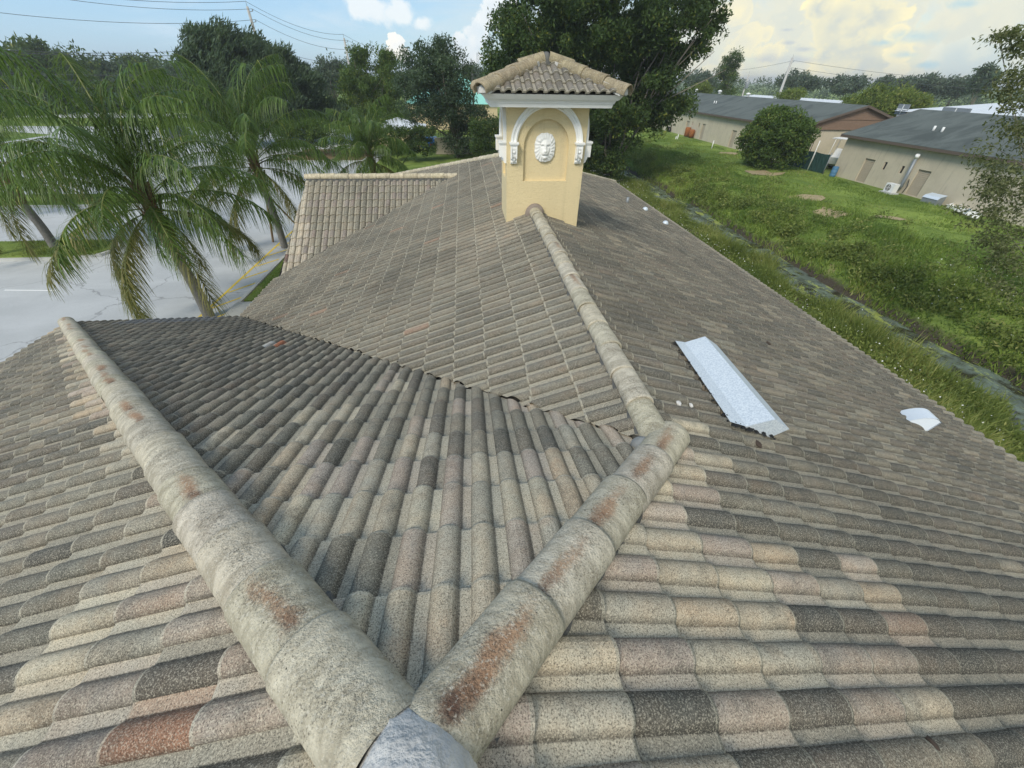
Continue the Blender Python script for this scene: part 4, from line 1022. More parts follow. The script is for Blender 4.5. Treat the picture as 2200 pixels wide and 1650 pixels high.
# duct up the near warehouse wall
m = MB(); a, b_ = wx(*U6(1185,610), 39.75), wx(*U6(1040,885), 39.75); m.tube([a, b_, b_+np.array([0,.5,-.25])], .13, 10); wobj(m, 'duct', M_GREYMETAL, wr)
m = MB(); m.tube([a+np.array([0,0,-.02]), a+np.array([-.12,-.10,.22])], .16, 10); wobj(m, 'duct_cowl', M_PVC, wr)
m = MB(); a, b_ = wx(*U6(1115,815), 39.9), wx(*U6(1050,940), 39.9); m.tube([a, (a+b_)/2+np.array([0,-.15,0]), b_], .03, 6); wobj(m, 'cable', M_BLACKMETAL, wr)
# things standing by the warehouses
def gU6(x, y): return gp(*U6(x, y))
p = gU6(925,945); t = thing('air_conditioner', (39.0,p[1],GZ), 0, 'white outdoor air conditioning unit with round fan grille on a slab by the near warehouse', 'air conditioner')
m = MB(); m.box((-.24,-.45,.12), (.24,.45,.80)); m.obj('casing', M_PVC, t)
m = MB(); m.box((-.45,-.62,-.02), (.40,.62,.10)); m.obj('slab', M_CONC, t)
m = MB(); m.add([(-.246,.08+.27*math.cos(2*math.pi*k/20),.46+.27*math.sin(2*math.pi*k/20)) for k in range(20)], [list(range(20))]); m.obj('fan_opening', M_DARK, t, fix=False)
m = MB()
for q in (.09,.18,.27):
    ring = [(-.262,.08+q*math.cos(2*math.pi*k/20),.46+q*math.sin(2*math.pi*k/20)) for k in range(21)]; m.tube(ring, .011, 5)
m.bar((-.262,-.19,.46), (-.262,.35,.46), .02, .02); m.bar((-.262,.08,.19), (-.262,.08,.73), .02, .02, up=(1,0,0)); m.obj('fan_guard', M_PVC, t)
p = gU6(1310,1050); t = thing('grey_cabinet', (39.1,p[1],GZ), RAD(6), 'low grey metal cabinet with sloping lid on the grass beside the second roller door', 'cabinet')
m = MB(); m.prism([(-.38,-.6,0),(.38,-.6,0),(.38,-.6,.72),(-.2,-.6,.60),(-.38,-.6,.45)], (0,1.2,0)); m.obj('body', M_GREYMETAL, t)
m = MB(); m.prism([(-.40,-.62,.45),(-.21,-.62,.615),(.40,-.62,.735),(.40,-.62,.765),(-.22,-.62,.645),(-.43,-.62,.465)], (0,1.24,0)); m.obj('lid', M_GALV, t)
p = gU6(365,790); t = thing('plastic_drum', (39.35,p[1],GZ), 0, 'blue plastic drum standing at the corner of the near warehouse by the green fence', 'drum')
m = MB(); m.lathe((0,0,0), [(.24,0),(.29,.04),(.30,.28),(.285,.30),(.30,.33),(.305,.62),(.285,.64),(.30,.67),(.28,.90),(.26,.93)], 18); m.obj('barrel', M_BLUE, t)
m = MB(); m.lathe((0,0,.93), [(.27,0),(.27,.03),(.22,.035),(.22,.02)], 18); m.obj('lid', M_BLUE, t)
# scrap: white broken panels at the wall
rs = random.Random(3)
for i, (x, y, lb) in enumerate(((1600,1100,'white discarded board leaning flat against the warehouse foot, nearest the grey cabinet'),(1660,1140,'white discarded panel lying on the grass, middle of the scrap'),(1700,1180,'white discarded tub lying tipped at the end of the scrap by the olive bush'))):
    p = gU6(x, y); m = MB(); w_ = (.9,.8,.5)[i]
    m.box((-w_/2,-w_*.8,0), (w_/2,w_*.8,.05)); m.box((-w_/2,-w_*.8,.05), (-w_/2+.05,w_*.8,.22+.1*i)); m.box((-w_/2+.05,w_*.8-.05,.05), (w_/2,w_*.8,.2+.12*i))
    o = m.obj('discarded_panel', M_PVC, label=lb, cat='scrap panel', group='white scrap by the near warehouse'); o.location = (p[0]-.2,p[1],GZ+.10); o.rotation_euler = (RAD(8*i), RAD(-14+9*i), RAD(25*i))
# green screened fence between the warehouses
t = thing('screened_fence', (39.3,46.8,GZ), 0, 'dark green mesh screened chain fence closing the gap between the two warehouses', 'fence')
f0, f1 = (39.35,43.75), (38.9,50.4); npn = 3
for k in range(npn+1):
    q = k/npn; x, y = f0[0]*(1-q)+f1[0]*q, f0[1]*(1-q)+f1[1]*q; m = MB(); m.tube([(x,y,GZ-.05), (x,y,GZ+2.05 if k != 1 else GZ+2.9)], .05, 8); wobj(m, 'post', M_PVC if k == 1 else M_GREYMETAL, t)
for k in range(npn):
    q0, q1 = k/npn+.01, (k+1)/npn-.01; V = []
    for i in range(9):
        q = q0+(q1-q0)*i/8
        for z in (.06,.7,1.3,1.85): V.append((f0[0]*(1-q)+f1[0]*q+.04+.03*math.sin(i*2.1+z*3), f0[1]*(1-q)+f1[1]*q, GZ+z-(.06*math.sin(math.pi*i/8) if z > 1.5 else 0)))
    m = MB(); m.add(V, [(i*4+j, i*4+j+1, (i+1)*4+j+1, (i+1)*4+j) for i in range(8) for j in range(3)]); wobj(m, 'screen_panel', M_SCREEN, t, fix=False)
# white boat on its trailer and a black rack behind the fence
t = thing('fishing_boat', (42.6,46.4,GZ), RAD(-62), 'white open fishing boat with pipe framed top parked behind the green fence', 'boat')
m = MB(); st = [(-2.6,.95,.75),(-1,1.05,.72),(1,.95,.78),(2.2,.5,.95),(2.9,.04,1.1)]; V = []
for x, w_, h in st: V += [(x,-w_,h+.55),(x,-w_*.72,.62),(x,0,.42 if x < 2.8 else .9),(x,w_*.72,.62),(x,w_,h+.55)]
m.add(V, [(i*5+j, i*5+j+1, (i+1)*5+j+1, (i+1)*5+j) for i in range(4) for j in range(4)]+[(0,1,2,3,4)]); m.obj('hull', M_PVC, t)
m = MB(); m.box((-2.5,-.85,1.10), (1.6,.85,1.14)); m.obj('deck', M_PVC, t)
m = MB(); m.prism([(-.5,-.4,1.14),(.4,-.4,1.14),(.25,-.4,2.0),(-.3,-.4,2.1)], (0,.8,0)); m.obj('console', M_PVC, t)
m = MB()
for sx in (-.7,.7):
    for sy in (-.6,.6): m.tube([(sx*1.1,sy*1.1,1.14),(sx,sy,3.0)], .03, 6)
for sy in (-.65,-.2,.2,.65): m.tube([(-1.1,sy,3.0),(1.2,sy,3.05)], .028, 6)
for sx in (-1.1,0,1.2): m.tube([(sx,-.65,3.0),(sx,.65,3.0)], .028, 6)
m.obj('top_frame', M_PVC, t)
m = MB(); m.box((-1.0,-.62,3.05), (1.1,.62,3.09)); m.obj('canopy', M_PVC, t)
m = MB()
for sy in (-.9,.9): m.bar((-2.5,sy*.6,.38), (3.4,0,.45), .08, .1)
m.obj('trailer', M_GREYMETAL, t)
for sy in (-1.0,1.0): m = MB(); m.tube([(-.6,sy-.1,.33),(-.6,sy+.1,.33)], .33, 16); m.obj('wheel', M_RUBBER, t)
t = thing('steel_rack', (40.4,49.0,GZ), RAD(80), 'black steel rack with upright bars showing above the green fence beside the bush', 'rack')
m = MB()
for k in range(7): m.bar((-1.0+.33*k,0,0), (-1.0+.33*k,0,2.65), .05, .05, up=(1,0,0))
m.obj('upright', M_BLACKMETAL, t)
m = MB(); m.bar((-1.05,0,2.67), (1.05,0,2.67), .06, .06); m.bar((-1.05,0,1.2), (1.05,0,1.2), .05, .05); m.obj('rail', M_BLACKMETAL, t)
# rusty drums, tyres and white cleanout pipes by the far warehouse
for i, (x, y, h, lb) in enumerate(((880,880,1.35,'taller rusty orange steel tank standing against the far warehouse wall'),(940,895,1.15,'shorter rusty orange steel tank standing against the far warehouse, nearer the second door'))):
    p = gp(*U5(x, y)); t = thing('rusty_tank', (39.5,p[1],GZ), 0, lb, 'tank', 'rusty tanks')
    m = MB(); m.lathe((0,0,.1), [(.30,0),(.46,.05),(.46,h-.15),(.40,h-.04),(.1,h)], 16); m.obj('body', M_RUST, t)
    for a in range(3): m = MB(); an = a*2.1; m.bar((.36*math.cos(an),.36*math.sin(an),-.02), (.36*math.cos(an),.36*math.sin(an),.2), .06, .06, up=(1,0,0)); m.obj('leg', M_RUST, t)
for i, (x, y, lb) in enumerate(((560,795,'black tyre with pale rim leaning at the far warehouse foot, left one of the pair'),(605,800,'black tyre leaning at the far warehouse foot, right one of the pair'))):
    p = gp(*U5(x, y+15)); t = thing('tyre', (39.6,p[1],GZ), RAD(90+25*i), lb, 'tyre', 'tyres at the warehouse wall')
    m = MB(); V = []
    for k in range(20):
        a = 2*math.pi*k/20
        for r, yy in ((.24,-.11),(.38,-.14),(.42,-.08),(.42,.08),(.38,.14),(.24,.11)): V.append((r*math.cos(a),yy,.42+r*math.sin(a)))
    m.add(V, [(k*6+j, ((k+1) % 20)*6+j, ((k+1) % 20)*6+(j+1) % 6, k*6+(j+1) % 6) for k in range(20) for j in range(6)], 0, True); m.obj('tread', M_RUBBER, t)
    if i == 0: m = MB(); m.tube([(0,-.07,.42),(0,.07,.42)], .24, 16); m.obj('rim', M_CHROME, t)
for i, (x, y, h, lb) in enumerate(((705,905,.75,'taller white plastic cleanout pipe of the pair near the rusty tanks'),(682,910,.42,'short white plastic cleanout pipe beside the taller one near the rusty tanks'),(1150,1045,.95,'white plastic cleanout pipe standing alone in the lawn before the third warehouse door'))):
    p = gp(*U5(x, y)); m = MB(); m.tube([(0,0,-.1),(.03,.02,h)], .07, 10); m.tube([(.03,.02,h-.02),(.03,.02,h+.06)], .085, 10)
    o = m.obj('cleanout_pipe', M_PVC, label=lb, cat='pipe', group='white pipes in the lawn'); o.location = (p[0],p[1],canal_h(p[0],p[1]))
# white metal buildings beyond
def shed(x0, x1, y0, y1, ze, zr, wall, roofm, label, name='metal_shed', eave=.4, hip=0, cat='shed', group=None):
    b_ = thing(name, ((x0+x1)/2,(y0+y1)/2,GZ), 0, label, cat, group); xm = (x0+x1)/2
    m = MB(); m.box((x0,y0,GZ-.1), (x1,y1,ze-.02)); wobj(m, 'wall', wall, b_)
    m = MB(); m.add([(x0-eave,y0-eave,ze),(x1+eave,y0-eave,ze),(x1+eave,y1+eave,ze),(x0-eave,y1+eave,ze),(xm,y0+hip-eave,zr),(xm,y1-hip+eave,zr)], [(0,3,5,4),(1,4,5,2),(0,4,1),(2,5,3),(3,0,1,2)])
    wobj(m, 'roof', roofm, b_)
    m = MB(); n = int((y1-y0)/1.2)
    for k in range(n+1):
        y = y0+(y1-y0)*k/n
        if hip: q = min(1, (y-y0+eave)/hip, (y1+eave-y)/hip)
        else: q = 1
        for xa in (x0-eave, x1+eave): m.bar((xa,y,ze+.03), (xa+(xm-xa)*q,y,ze+(zr-ze)*q+.03), .06, .05)
    wobj(m, 'roof_rib', roofm, b_, kind='stuff'); return b_
s1 = shed(59,80,72,108,-2.15,-1.15, M_WALLCREAM, M_METALROOF, 'long low pale blue-white metal roofed shed behind the far warehouse', group='white metal sheds')
s2 = shed(57,90,22,56,-1.35,-.25, M_PVC, M_METALROOF, 'big white walled metal shed rising behind the near warehouse roof', group='white metal sheds')
for (u, v, w_, h) in ((1938,235,1.6,1.1),(2050,243,3.2,1.0)):
    p = wx(u, v, 56.9); m = MB(); m.box((56.9,p[1]-w_/2,p[2]-h/2), (57.02,p[1]+w_/2,p[2]+h/2)); f_ = wobj(m, 'window', M_GREYMETAL, s2)
    m = MB(); m.box((56.87,p[1]-.05,p[2]-h/2+.05), (56.9,p[1]+.05,p[2]+h/2-.05)); m.box((56.87,p[1]-w_/2+.05,p[2]-.05), (56.899,p[1]+w_/2-.05,p[2]+.05)); wobj(m, 'glazing_bar', M_PVC, f_)
shed(-9.5,6.5,86,104,-2.55,2.6, M_WALLCREAM, M_TEAL, 'building with bright teal ribbed metal roof half hidden by the dark round tree', 'teal_roofed_building', .5, 8, 'building')
shed(-12.5,-5.5,63,69,-4.3,-3.3, M_YELLOW, M_METALROOF, 'small yellow walled building glimpsed through the trees left of the chimney', 'yellow_building', .3, 2.5, 'building')
m = MB(); m.box((-3.5,57.5,GZ-.1), (3.5,57.75,GZ+1.7)); m.box((-3.55,57.45,GZ+1.7), (3.55,57.8,GZ+1.78)); m.obj('garden_wall', M_BEIGE, label='low tan rendered wall behind the trunk of the dark round tree', cat='wall')
shed(-70,-58,150,168,-3.6,-2.4, M_PVC, M_METALROOF, 'distant white low building at the far edge of the lawn', 'far_building', .3, 0, 'building')

# ------------------------------------------------------------------ poles and wires
def utility_pole(u, v, dist, label, arms=(.6,1.5), r=.16, cross=1.2, mat=M_POLE, group='utility poles', cat='utility pole'):
    tp = px(u, v, dist); t = thing('utility_pole', (tp[0],tp[1],GZ), 0, label, cat, group); h = tp[2]-GZ
    m = MB(); m.tube([(0,0,-.2),(0,0,h)], [r*1.45,r], 8); m.obj('shaft', mat, t)
    pts = []
    for a in arms:
        m = MB(); m.bar((-.1,0,h-a), (.55,0,h-a+.12), .06, .06); m.lathe((.55,0,h-a+.12), [(.05,0),(.08,.06),(.05,.12),(.07,.18),(.03,.24)], 8); m.obj('insulator_arm', M_GREYMETAL, t); pts.append(Vector((tp[0]+.55,tp[1],tp[2]-a+.34)))
    m = MB(); m.tube([(0,0,h),(0,0,h+.55)], .025, 6); m.obj('pin', M_GREYMETAL, t); pts.insert(0, Vector((tp[0],tp[1],tp[2]+.5))); return pts
pA_ = utility_pole(531,14, 80, 'grey concrete power pole rising behind the broad pine at upper left', (.55,1.6,4.0))
pB_ = utility_pole(739,82, 96, 'grey concrete power pole between the broad pine and the yellow-green tree', (.6,1.8,3.4))
pC_ = utility_pole(859,118, 130, 'thin pale power pole between the yellow-green and dark round trees', (.8,1.6,2.6), .14)
pD_ = utility_pole(1703,124, 125, 'tall pale power pole standing above the pale blue metal shed', (.8,2.0,3.2), .22)
utility_pole(1609,160, 120, 'short power pole with grey transformer left of the tall pale pole', (1.2,), .12)
tp = px(1605,182,119.8); m = MB(); m.lathe((0,0,-.6), [(.3,0),(.36,.05),(.36,1.1),(.2,1.25)], 12); o = m.obj('transformer', M_GREYMETAL, label='grey pole transformer can on the short power pole', cat='transformer'); o.location = tp
utility_pole(1014,142, 72, 'dark timber pole standing in front of the teal roof', (), .11, mat=simple('dark_timber', (.06,.065,.055), .9, 0, .2, 5))
WIRE_N = 0
def wire(a, b_, sag, label, r=.022):
    a, b_ = Vector(a), Vector(b_); m = MB(); pts = [a.lerp(b_, i/16)-Vector((0,0,sag*4*(i/16)*(1-i/16))) for i in range(17)]
    m.tube(pts, r, 4, caps=False); m.obj('power_cable', M_WIRE, fix=False, label=label, cat='cable', group='power cables')
q0 = [Vector(px(-330,-95,80)), Vector(px(-250,-75,80)), Vector(px(-330,-20,78)), Vector(px(-300,80,78))]
names_ = ('topmost', 'second', 'third', 'lowest')
for i in range(4):
    wire(pA_[i], pB_[i], .9, names_[i]+' cable from the pole behind the broad pine to the next pole on the right')
    wire(pB_[i], pC_[i], .8, names_[i]+' cable from the pole between the pines to the thin pale pole')
    wire(q0[i], pA_[i], 1.1, names_[i]+' cable running off the left edge from the pole behind the broad pine')
for i, (v0, v1) in enumerate(((100,118),(150,158),(165,168),(188,182))):
    wire(px(-420,v0-14,88), px(455,v1,88), .5, ('highest','second highest','third highest','lowest')[i]+' pale cable crossing in front of the left woodland', .03)
wire(pD_[1], px(2450,190,150), 1.0, 'upper thin cable from the tall pale pole to the right edge'); wire(pD_[2], px(2450,205,150), 1.0, 'lower thin cable from the tall pale pole to the right edge')
wire(pD_[1], px(1480,150,170), 1.0, 'thin cable from the tall pale pole leftwards behind the slim pine')
tp = px(1025,113,330); t = thing('radio_mast', (tp[0],tp[1],GZ), 0, 'thin lattice radio mast on the horizon left of the chimney', 'radio mast'); h = tp[2]-GZ
m = MB()
for k in range(3): a = 2.1*k; m.tube([(1.1*math.cos(a),1.1*math.sin(a),0),(.5*math.cos(a),.5*math.sin(a),h)], .10, 5)
for k in range(16):
    z0, z1 = h*k/16, h*(k+1)/16; r0, r1 = 1.1-.6*k/16, 1.1-.6*(k+1)/16
    for j in range(3): m.bar((r0*math.cos(2.1*j),r0*math.sin(2.1*j),z0), (r1*math.cos(2.1*(j+1)),r1*math.sin(2.1*(j+1)),z1), .06, .06)
m.obj('lattice', M_GREYMETAL, t)

# ------------------------------------------------------------------ cars and small things in the car park
def car(loc, rz, paint_, label, suv=False, group='parked vehicles'):
    t = thing('parked_car', loc, rz, label, 'car', group); w_ = .9; h = 1.72 if suv else 1.45
    side = [(-2.25,.35),(2.2,.35),(2.3,.62),(2.15,.88),(1.2,1.0),(.45,h-.02),(-1.2 if not suv else -1.9,h),(-1.95 if not suv else -2.2,1.02),(-2.3,.92)]
    V = [];
    for sy, k in ((-1,.80),(-1,1),(1,1),(1,.80)): pass
    m = MB(); n = len(side); L1 = [(x,-w_*(.78 if z > 1.05 else 1),z) for x, z in side]; L2 = [(x,w_*(.78 if z > 1.05 else 1),z) for x, z in side]
    m.add(L1+L2, [list(range(n)), list(range(2*n-1, n-1, -1))]+[(i, (i+1) % n, n+(i+1) % n, n+i) for i in range(n)]); m.obj('body', paint_, t)
    xr = -1.15 if not suv else -1.85
    for sy in (-1, 1):
        m = MB(); y0, y1 = sy*(w_*.955), sy*(w_*.795); m.add([(1.0,y0,1.06),(.42,y1,h-.12),(xr,y1,h-.10),(xr-.45,y0,1.08)], [(0,1,2,3)]); o = m.obj('side_window', M_GLASS, t, fix=False)
    m = MB(); m.add([(1.14,-.74,1.05),(1.14,.74,1.05),(.50,.62,h-.06),(.50,-.62,h-.06)], [(0,1,2,3)]); m.obj('windscreen', M_GLASS, t, fix=False)
    for p_ in t.children[-1].data.vertices: p_.co.x += .03
    m = MB(); xb = -1.97 if not suv else -2.235; m.add([(xb-.03,-.74,1.08),(xb-.03,.74,1.08),(xb+.6 if not suv else xb+.25,.64,h-.07),(xb+.6 if not suv else xb+.25,-.64,h-.07)], [(0,1,2,3)]); m.obj('rear_window', M_GLASS, t, fix=False)
    for sx in (-1.4,1.4):
        for sy in (-1, 1):
            m = MB(); m.tube([(sx,sy*.92,.33),(sx,sy*.72,.33)], .33, 16); wv = m.obj('wheel', M_RUBBER, t)
            m = MB(); m.tube([(sx,sy*.935,.33),(sx,sy*.90,.33)], .2, 12); m.obj('rim', M_CHROME, wv)
    for sy in (-.62,.62):
        m = MB(); m.box((2.2,sy-.2,.66), (2.30,sy+.2,.82)); m.obj('headlight', M_PVC, t); m = MB(); m.box((-2.33,sy-.2,.72), (-2.24,sy+.2,.90)); m.obj('tail_light', M_RED, t)
    m = MB(); m.box((2.2,-.85,.36), (2.36,.85,.58)); m.obj('bumper', M_BLACKMETAL, t)
p = gp(395,303); car((p[0],p[1],GZ+.02), RAD(-35), M_CARDARK, 'dark grey sport utility car on the far side of the car park', True)
p = gp(650,303); car((p[0],p[1],GZ+.02), RAD(8), M_CARBLUE, 'blue car parked behind the palms beside the white car')
p = gp(628,285); car((p[0]-1.5,p[1],GZ+.02), RAD(5), M_CARWHITE, 'white car parked behind the palms beyond the blue car', True)
p = gp(1000,330); car((p[0]-4.6,p[1]+4.0,GZ+.02), RAD(80), M_CARBLUE, 'bright blue car showing a sliver by the garden wall')
p = gp(632,262); t = thing('delivery_truck', (p[0],p[1],GZ), RAD(6), 'white box truck with red panel half hidden behind the palms', 'truck', 'parked vehicles')
m = MB(); m.box((-3.2,-1.15,.8), (2.0,1.15,3.2)); m.obj('box_body', M_CARWHITE, t); m = MB(); m.box((2.03,-1.05,.55), (3.7,1.05,2.3)); m.obj('cab', M_CARWHITE, t)
m = MB(); m.box((-1.6,-1.16,2.55), (1.3,-1.151,3.1)); m.obj('red_panel', M_RED, t); m = MB(); m.box((3.705,-.9,1.4), (3.71,.9,2.15)); m.obj('windscreen', M_GLASS, t)
for sx in (-2.2,2.7):
    for sy in (-.95,.95): m = MB(); m.tube([(sx,sy-.14,.45),(sx,sy+.14,.45)], .45, 14); m.obj('wheel', M_RUBBER, t)
p = gp(384,352); t = thing('sign_board', (p[0],p[1],GZ), RAD(-28), 'tan rectangular sign board on two posts at the edge of the car park', 'sign')
m = MB(); m.box((-.55,-.05,.5), (.55,.05,2.4)); m.obj('board', M_SIGN, t)
for sx in (-.4,.4): m = MB(); m.box((sx-.05,.052,-.02), (sx+.05,.12,2.2)); m.obj('post', M_WOOD, t)

hm = MB(); hm.box((-2600,-2600,-9.8), (2600,2600,16.0))
def haze_mat(s, b, out):
    v = s.new('ShaderNodeVolumePrincipled'); v.inputs['Color'].default_value = (.92, .95, 1.0, 1); v.inputs['Density'].default_value = .00055; v.inputs['Anisotropy'].default_value = .2
    s.n.remove(b); s.l.new(v.outputs[0], out.inputs['Volume'])
hm.obj('haze', material('thin_humid_haze', haze_mat), kind='stuff', label='thin humid haze over the whole scene')
# ================================================================== VEGETATION
def leaf_quads(pts, L, W, rng, bias=(0,0,.3), spread=1.0, lv0=None):
    """diamond leaves around points; returns verts, faces, value"""
    n = len(pts); d = rng.normal(size=(n,3))*spread+np.array(bias); d /= np.linalg.norm(d, axis=1)[:, None]+1e-9
    r = rng.normal(size=(n,3)); s = np.cross(d, r); s /= np.linalg.norm(s, axis=1)[:, None]+1e-9; up = np.cross(s, d)
    l = L*rng.uniform(.6, 1.3, n)[:, None]; w = W*rng.uniform(.7, 1.25, n)[:, None]
    V = np.stack([pts, pts+d*l*.45+s*w*.5+up*w*.12, pts+d*l, pts+d*l*.45-s*w*.5+up*w*.12], 1).reshape(-1, 3)
    F = np.arange(4*n).reshape(n, 4); lv = rng.uniform(0, 1, n) if lv0 is None else np.clip(lv0+rng.normal(0, .22, n), 0, 1)
    return V, F, lv
def clumps_to_leaves(clumps, L, W, seed, bias=(0,0,.3), spread=1.0, flat=.75):
    """clumps: (centre, radius, n)"""
    rng = np.random.default_rng(seed); P, lv = [], []
    for c, r, n in clumps:
        g = rng.normal(size=(n,3)); g /= np.linalg.norm(g, axis=1)[:, None]; g *= (rng.uniform(0, 1, n)**.45)[:, None]*r; g[:, 2] *= flat
        P.append(np.asarray(c)+g); lv.append(np.full(n, rng.uniform(.22, .78)))
    return leaf_quads(np.concatenate(P), L, W, rng, bias, spread, np.concatenate(lv))
def crown_clumps(blobs, rc, per, rng, shell=2.2, dens=2.6):
    out = []
    for c, rad, n in blobs:
        for _ in range(int(n*dens)):
            g = rng.normal(size=3); g /= np.linalg.norm(g); q = rng.uniform()**(1/shell); p = np.asarray(c)+g*np.asarray(rad)*q
            out.append((p, rc*rng.uniform(.6, 1.35), int(1.35*per*rng.uniform(.6, 1.3))))
    return out
def blob(u, v, dist, ru, rv, n, depth=None):
    c = px(u, v, dist); w = (c-CAM)@CF; a = ru*w/827; b_ = rv*w/827
    return (c, (a, depth or a, b_), n)
def tree(name, label, base, blobs, rc, per, L, W, mat, seed, trunk_r=.2, bias=(0,0,.3), spread=1.0, group=None, cat='tree', limbs=9, shell=2.2, tmat=None, lean=(0,0), fork=.35, flat=.75):
    rng = np.random.default_rng(seed); t = thing(name, base, 0, label, cat, group)
    cl = crown_clumps(blobs, rc, per, rng, shell); V, F, lv = clumps_to_leaves(cl, L, W, seed+1, bias, spread, flat)
    base = np.asarray(base, float)
    wlink('crown', np_mesh('crown', V, F, {'lv': lv}), mat, t)
    top = np.mean([b_[0] for b_ in blobs], 0); m = MB(); fk = base+(top-base)*fork; fk[2] = base[2]+(top[2]-base[2])*fork
    m.tube([base-np.array([0,0,.15]), base*.6+fk*.4+np.array([.03,.02,0]), fk], [trunk_r*1.35, trunk_r, trunk_r*.85], 9)
    for i in range(limbs):
        c = cl[rng.integers(len(cl))][0]; mid = fk*.5+c*.5+rng.normal(size=3)*.06*np.linalg.norm(c-fk); m.tube([fk-np.array([0,0,.1]), mid, c], [trunk_r*.55, trunk_r*.3, trunk_r*.07], 6)
    wobj(m, 'trunk', tmat or M_BARK_T, t, fix=False); return t
G_ = lambda u, v: gp(u, v)

# big leafy tree on the canal bank behind the chimney
TB = np.array([16.0, 46.5, GZ-.3]); D4 = 49
bl = [blob(1200,45,D4,125,85,34), blob(1345,30,D4,150,90,40), blob(1465,60,D4,75,70,14), blob(1300,170,D4,150,100,44), blob(1170,120,D4,80,70,16), blob(1400,185,D4,60,60,12),
      blob(1310,285,D4,75,75,20), blob(1510,25,D4,50,55,9), blob(1095,95,D4,48,60,9), blob(1080,150,D4,36,28,5), blob(1290,-70,D4,230,100,40), blob(1200,260,D4,90,80,20), blob(1440,225,D4,42,28,7), blob(1365,120,D4,70,80,14), blob(1400,250,D4,40,40,6)]
bt = tree('leafy_tree', 'huge dark green leafy tree towering behind the chimney with pale leaning limbs', TB, bl, 1.05, 165, .34, .15, M_LEAF_D, 101, .38, (0,0,-.35), 1.0, limbs=16, shell=3.0, fork=.28)
rl_ = np.random.default_rng(77); m = MB()
for (u0, v0, u1, v1, r) in ((1372,275,1500,70,.10),(1375,265,1470,60,.09),(1380,255,1535,110,.08),(1360,280,1440,90,.09),(1385,235,1560,150,.06),(1340,300,1400,60,.10),(1310,310,1330,60,.10),(1300,320,1320,150,.09),(1390,225,1530,40,.06),(1420,180,1500,100,.05)):
    a, b_ = px(u0, v0, D4-1.8), px(u1, v1, D4-1.5); mid = (a+b_)/2+np.array([-.25,0,-.15]); m.tube([TB*.25+a*.75 if False else a, mid, b_], [r, r*.75, r*.3], 6)
for (u0, v0) in ((1372,275),(1340,300),(1300,320)): m.tube([TB, px(u0, v0, D4-1.8)], [.22,.11], 7)
wobj(m, 'limb', simple('pale_limb_bark', (.24,.21,.17), .9, 0, .2, 5), bt, fix=False)

T_ = lambda u, v: G_(u, v)
# dark round tree left of the chimney, yellow-green tree, broad pine, others
b0 = G_(985,338); d0 = math.hypot(*(b0-CAM)[:2])
tree('round_tree', 'dense dark blue-green round tree standing before the teal roof', b0, [blob(930,168,d0,75,75,34), blob(900,218,d0,50,55,16), blob(975,208,d0,55,70,22), blob(1000,273,d0,55,60,18), blob(945,128,d0,45,40,12), blob(1035,288,d0,35,50,8)], 1.0, 120, .30, .11, M_LEAF_B, 111, .24, (0,0,.2), fork=.3)
b0 = G_(800,255); tree('upright_tree', 'mid-green tree with spiky twin top between the broad pine and the dark round tree', px(800,300,72)*[1,1,0]+[0,0,GZ], [blob(778,166,72,38,50,14), blob(828,166,72,40,52,14), blob(800,211,72,65,38,18), blob(775,134,72,18,24,5), blob(832,134,72,20,22,5), blob(748,181,72,25,28,5), blob(770,241,72,50,32,13), blob(850,244,72,42,30,10)], .95, 110, .36, .12, M_LEAF_M, 112, .2, (.2,0,.8), .8)
tree('broad_pine', 'broad feathery dark casuarina leaning right behind the tall palm, power pole behind it', px(540,300,70)*[1,1,0]+[0,0,GZ], [blob(490,136,70,85,62,30), blob(560,146,70,70,62,24), blob(440,156,70,48,60,12), blob(610,191,70,62,62,20), blob(655,216,70,45,55,14), blob(500,206,70,100,50,22), blob(630,251,70,70,40,12), blob(470,91,70,50,24,9), blob(470,241,70,60,35,14), blob(560,246,70,60,35,14), blob(690,251,70,50,40,12)], 1.1, 130, .60, .13, M_LEAF_B, 113, .3, (.9,.1,1.1), .55, shell=2.6)
tree('background_tree', 'soft round grey-green tree far behind, just right of the broad pine', px(712,240,110)*[1,1,0]+[0,0,GZ], [blob(715,150,110,38,22,10), blob(700,175,110,45,25,12), blob(740,165,110,30,22,8)], 1.6, 110, .55, .22, M_LEAF_H, 114, .3, group='far trees on the left')
tree('background_tree', 'pale far tree filling the gap between the teal roof and the chimney roof', px(1030,215,120)*[1,1,0]+[0,0,GZ], [blob(1020,160,120,30,14,8), blob(1050,170,120,30,20,8)], 1.5, 100, .55, .22, M_LEAF_H, 115, .3, group='far trees on the left')
# woodland across the lawn at the left
WL_ = [(20,184,150,85,66,'far left dark tree of the woodland, cut by the picture edge'),(108,162,150,55,52,'tallest dark tree of the left woodland with ragged top'),(185,184,155,60,52,'rounded dark tree of the left woodland, right of its tallest tree'),(245,189,160,55,45,'low crowned dark tree in the middle of the left woodland'),(305,164,165,32,29,'small dome crowned tree sticking up from the left woodland'),(350,194,160,55,44,'dark tree at the right of the left woodland beneath the dome crown'),(405,194,150,45,42,'last dark tree of the left woodland, against the broad pine'),(-70,184,150,70,70,'dark tree just beyond the left picture edge')]
for i, (u, v, d_, ru, rv, lb) in enumerate(WL_):
    tree('woodland_tree', lb, px(u, 220, d_)*[1,1,0]+[0,0,GZ], [blob(u, v, d_, ru, rv, 26), blob(u+10, v+rv*.6, d_, ru*1.05, rv*.6, 16), blob(u-ru*.3, v-rv*.5, d_, ru*.5, rv*.45, 7)], 2.6, 95, .95, .38, M_LEAF_D if i % 3 else M_LEAF_B, 120+i, .4, group='trees of the left woodland', limbs=5)
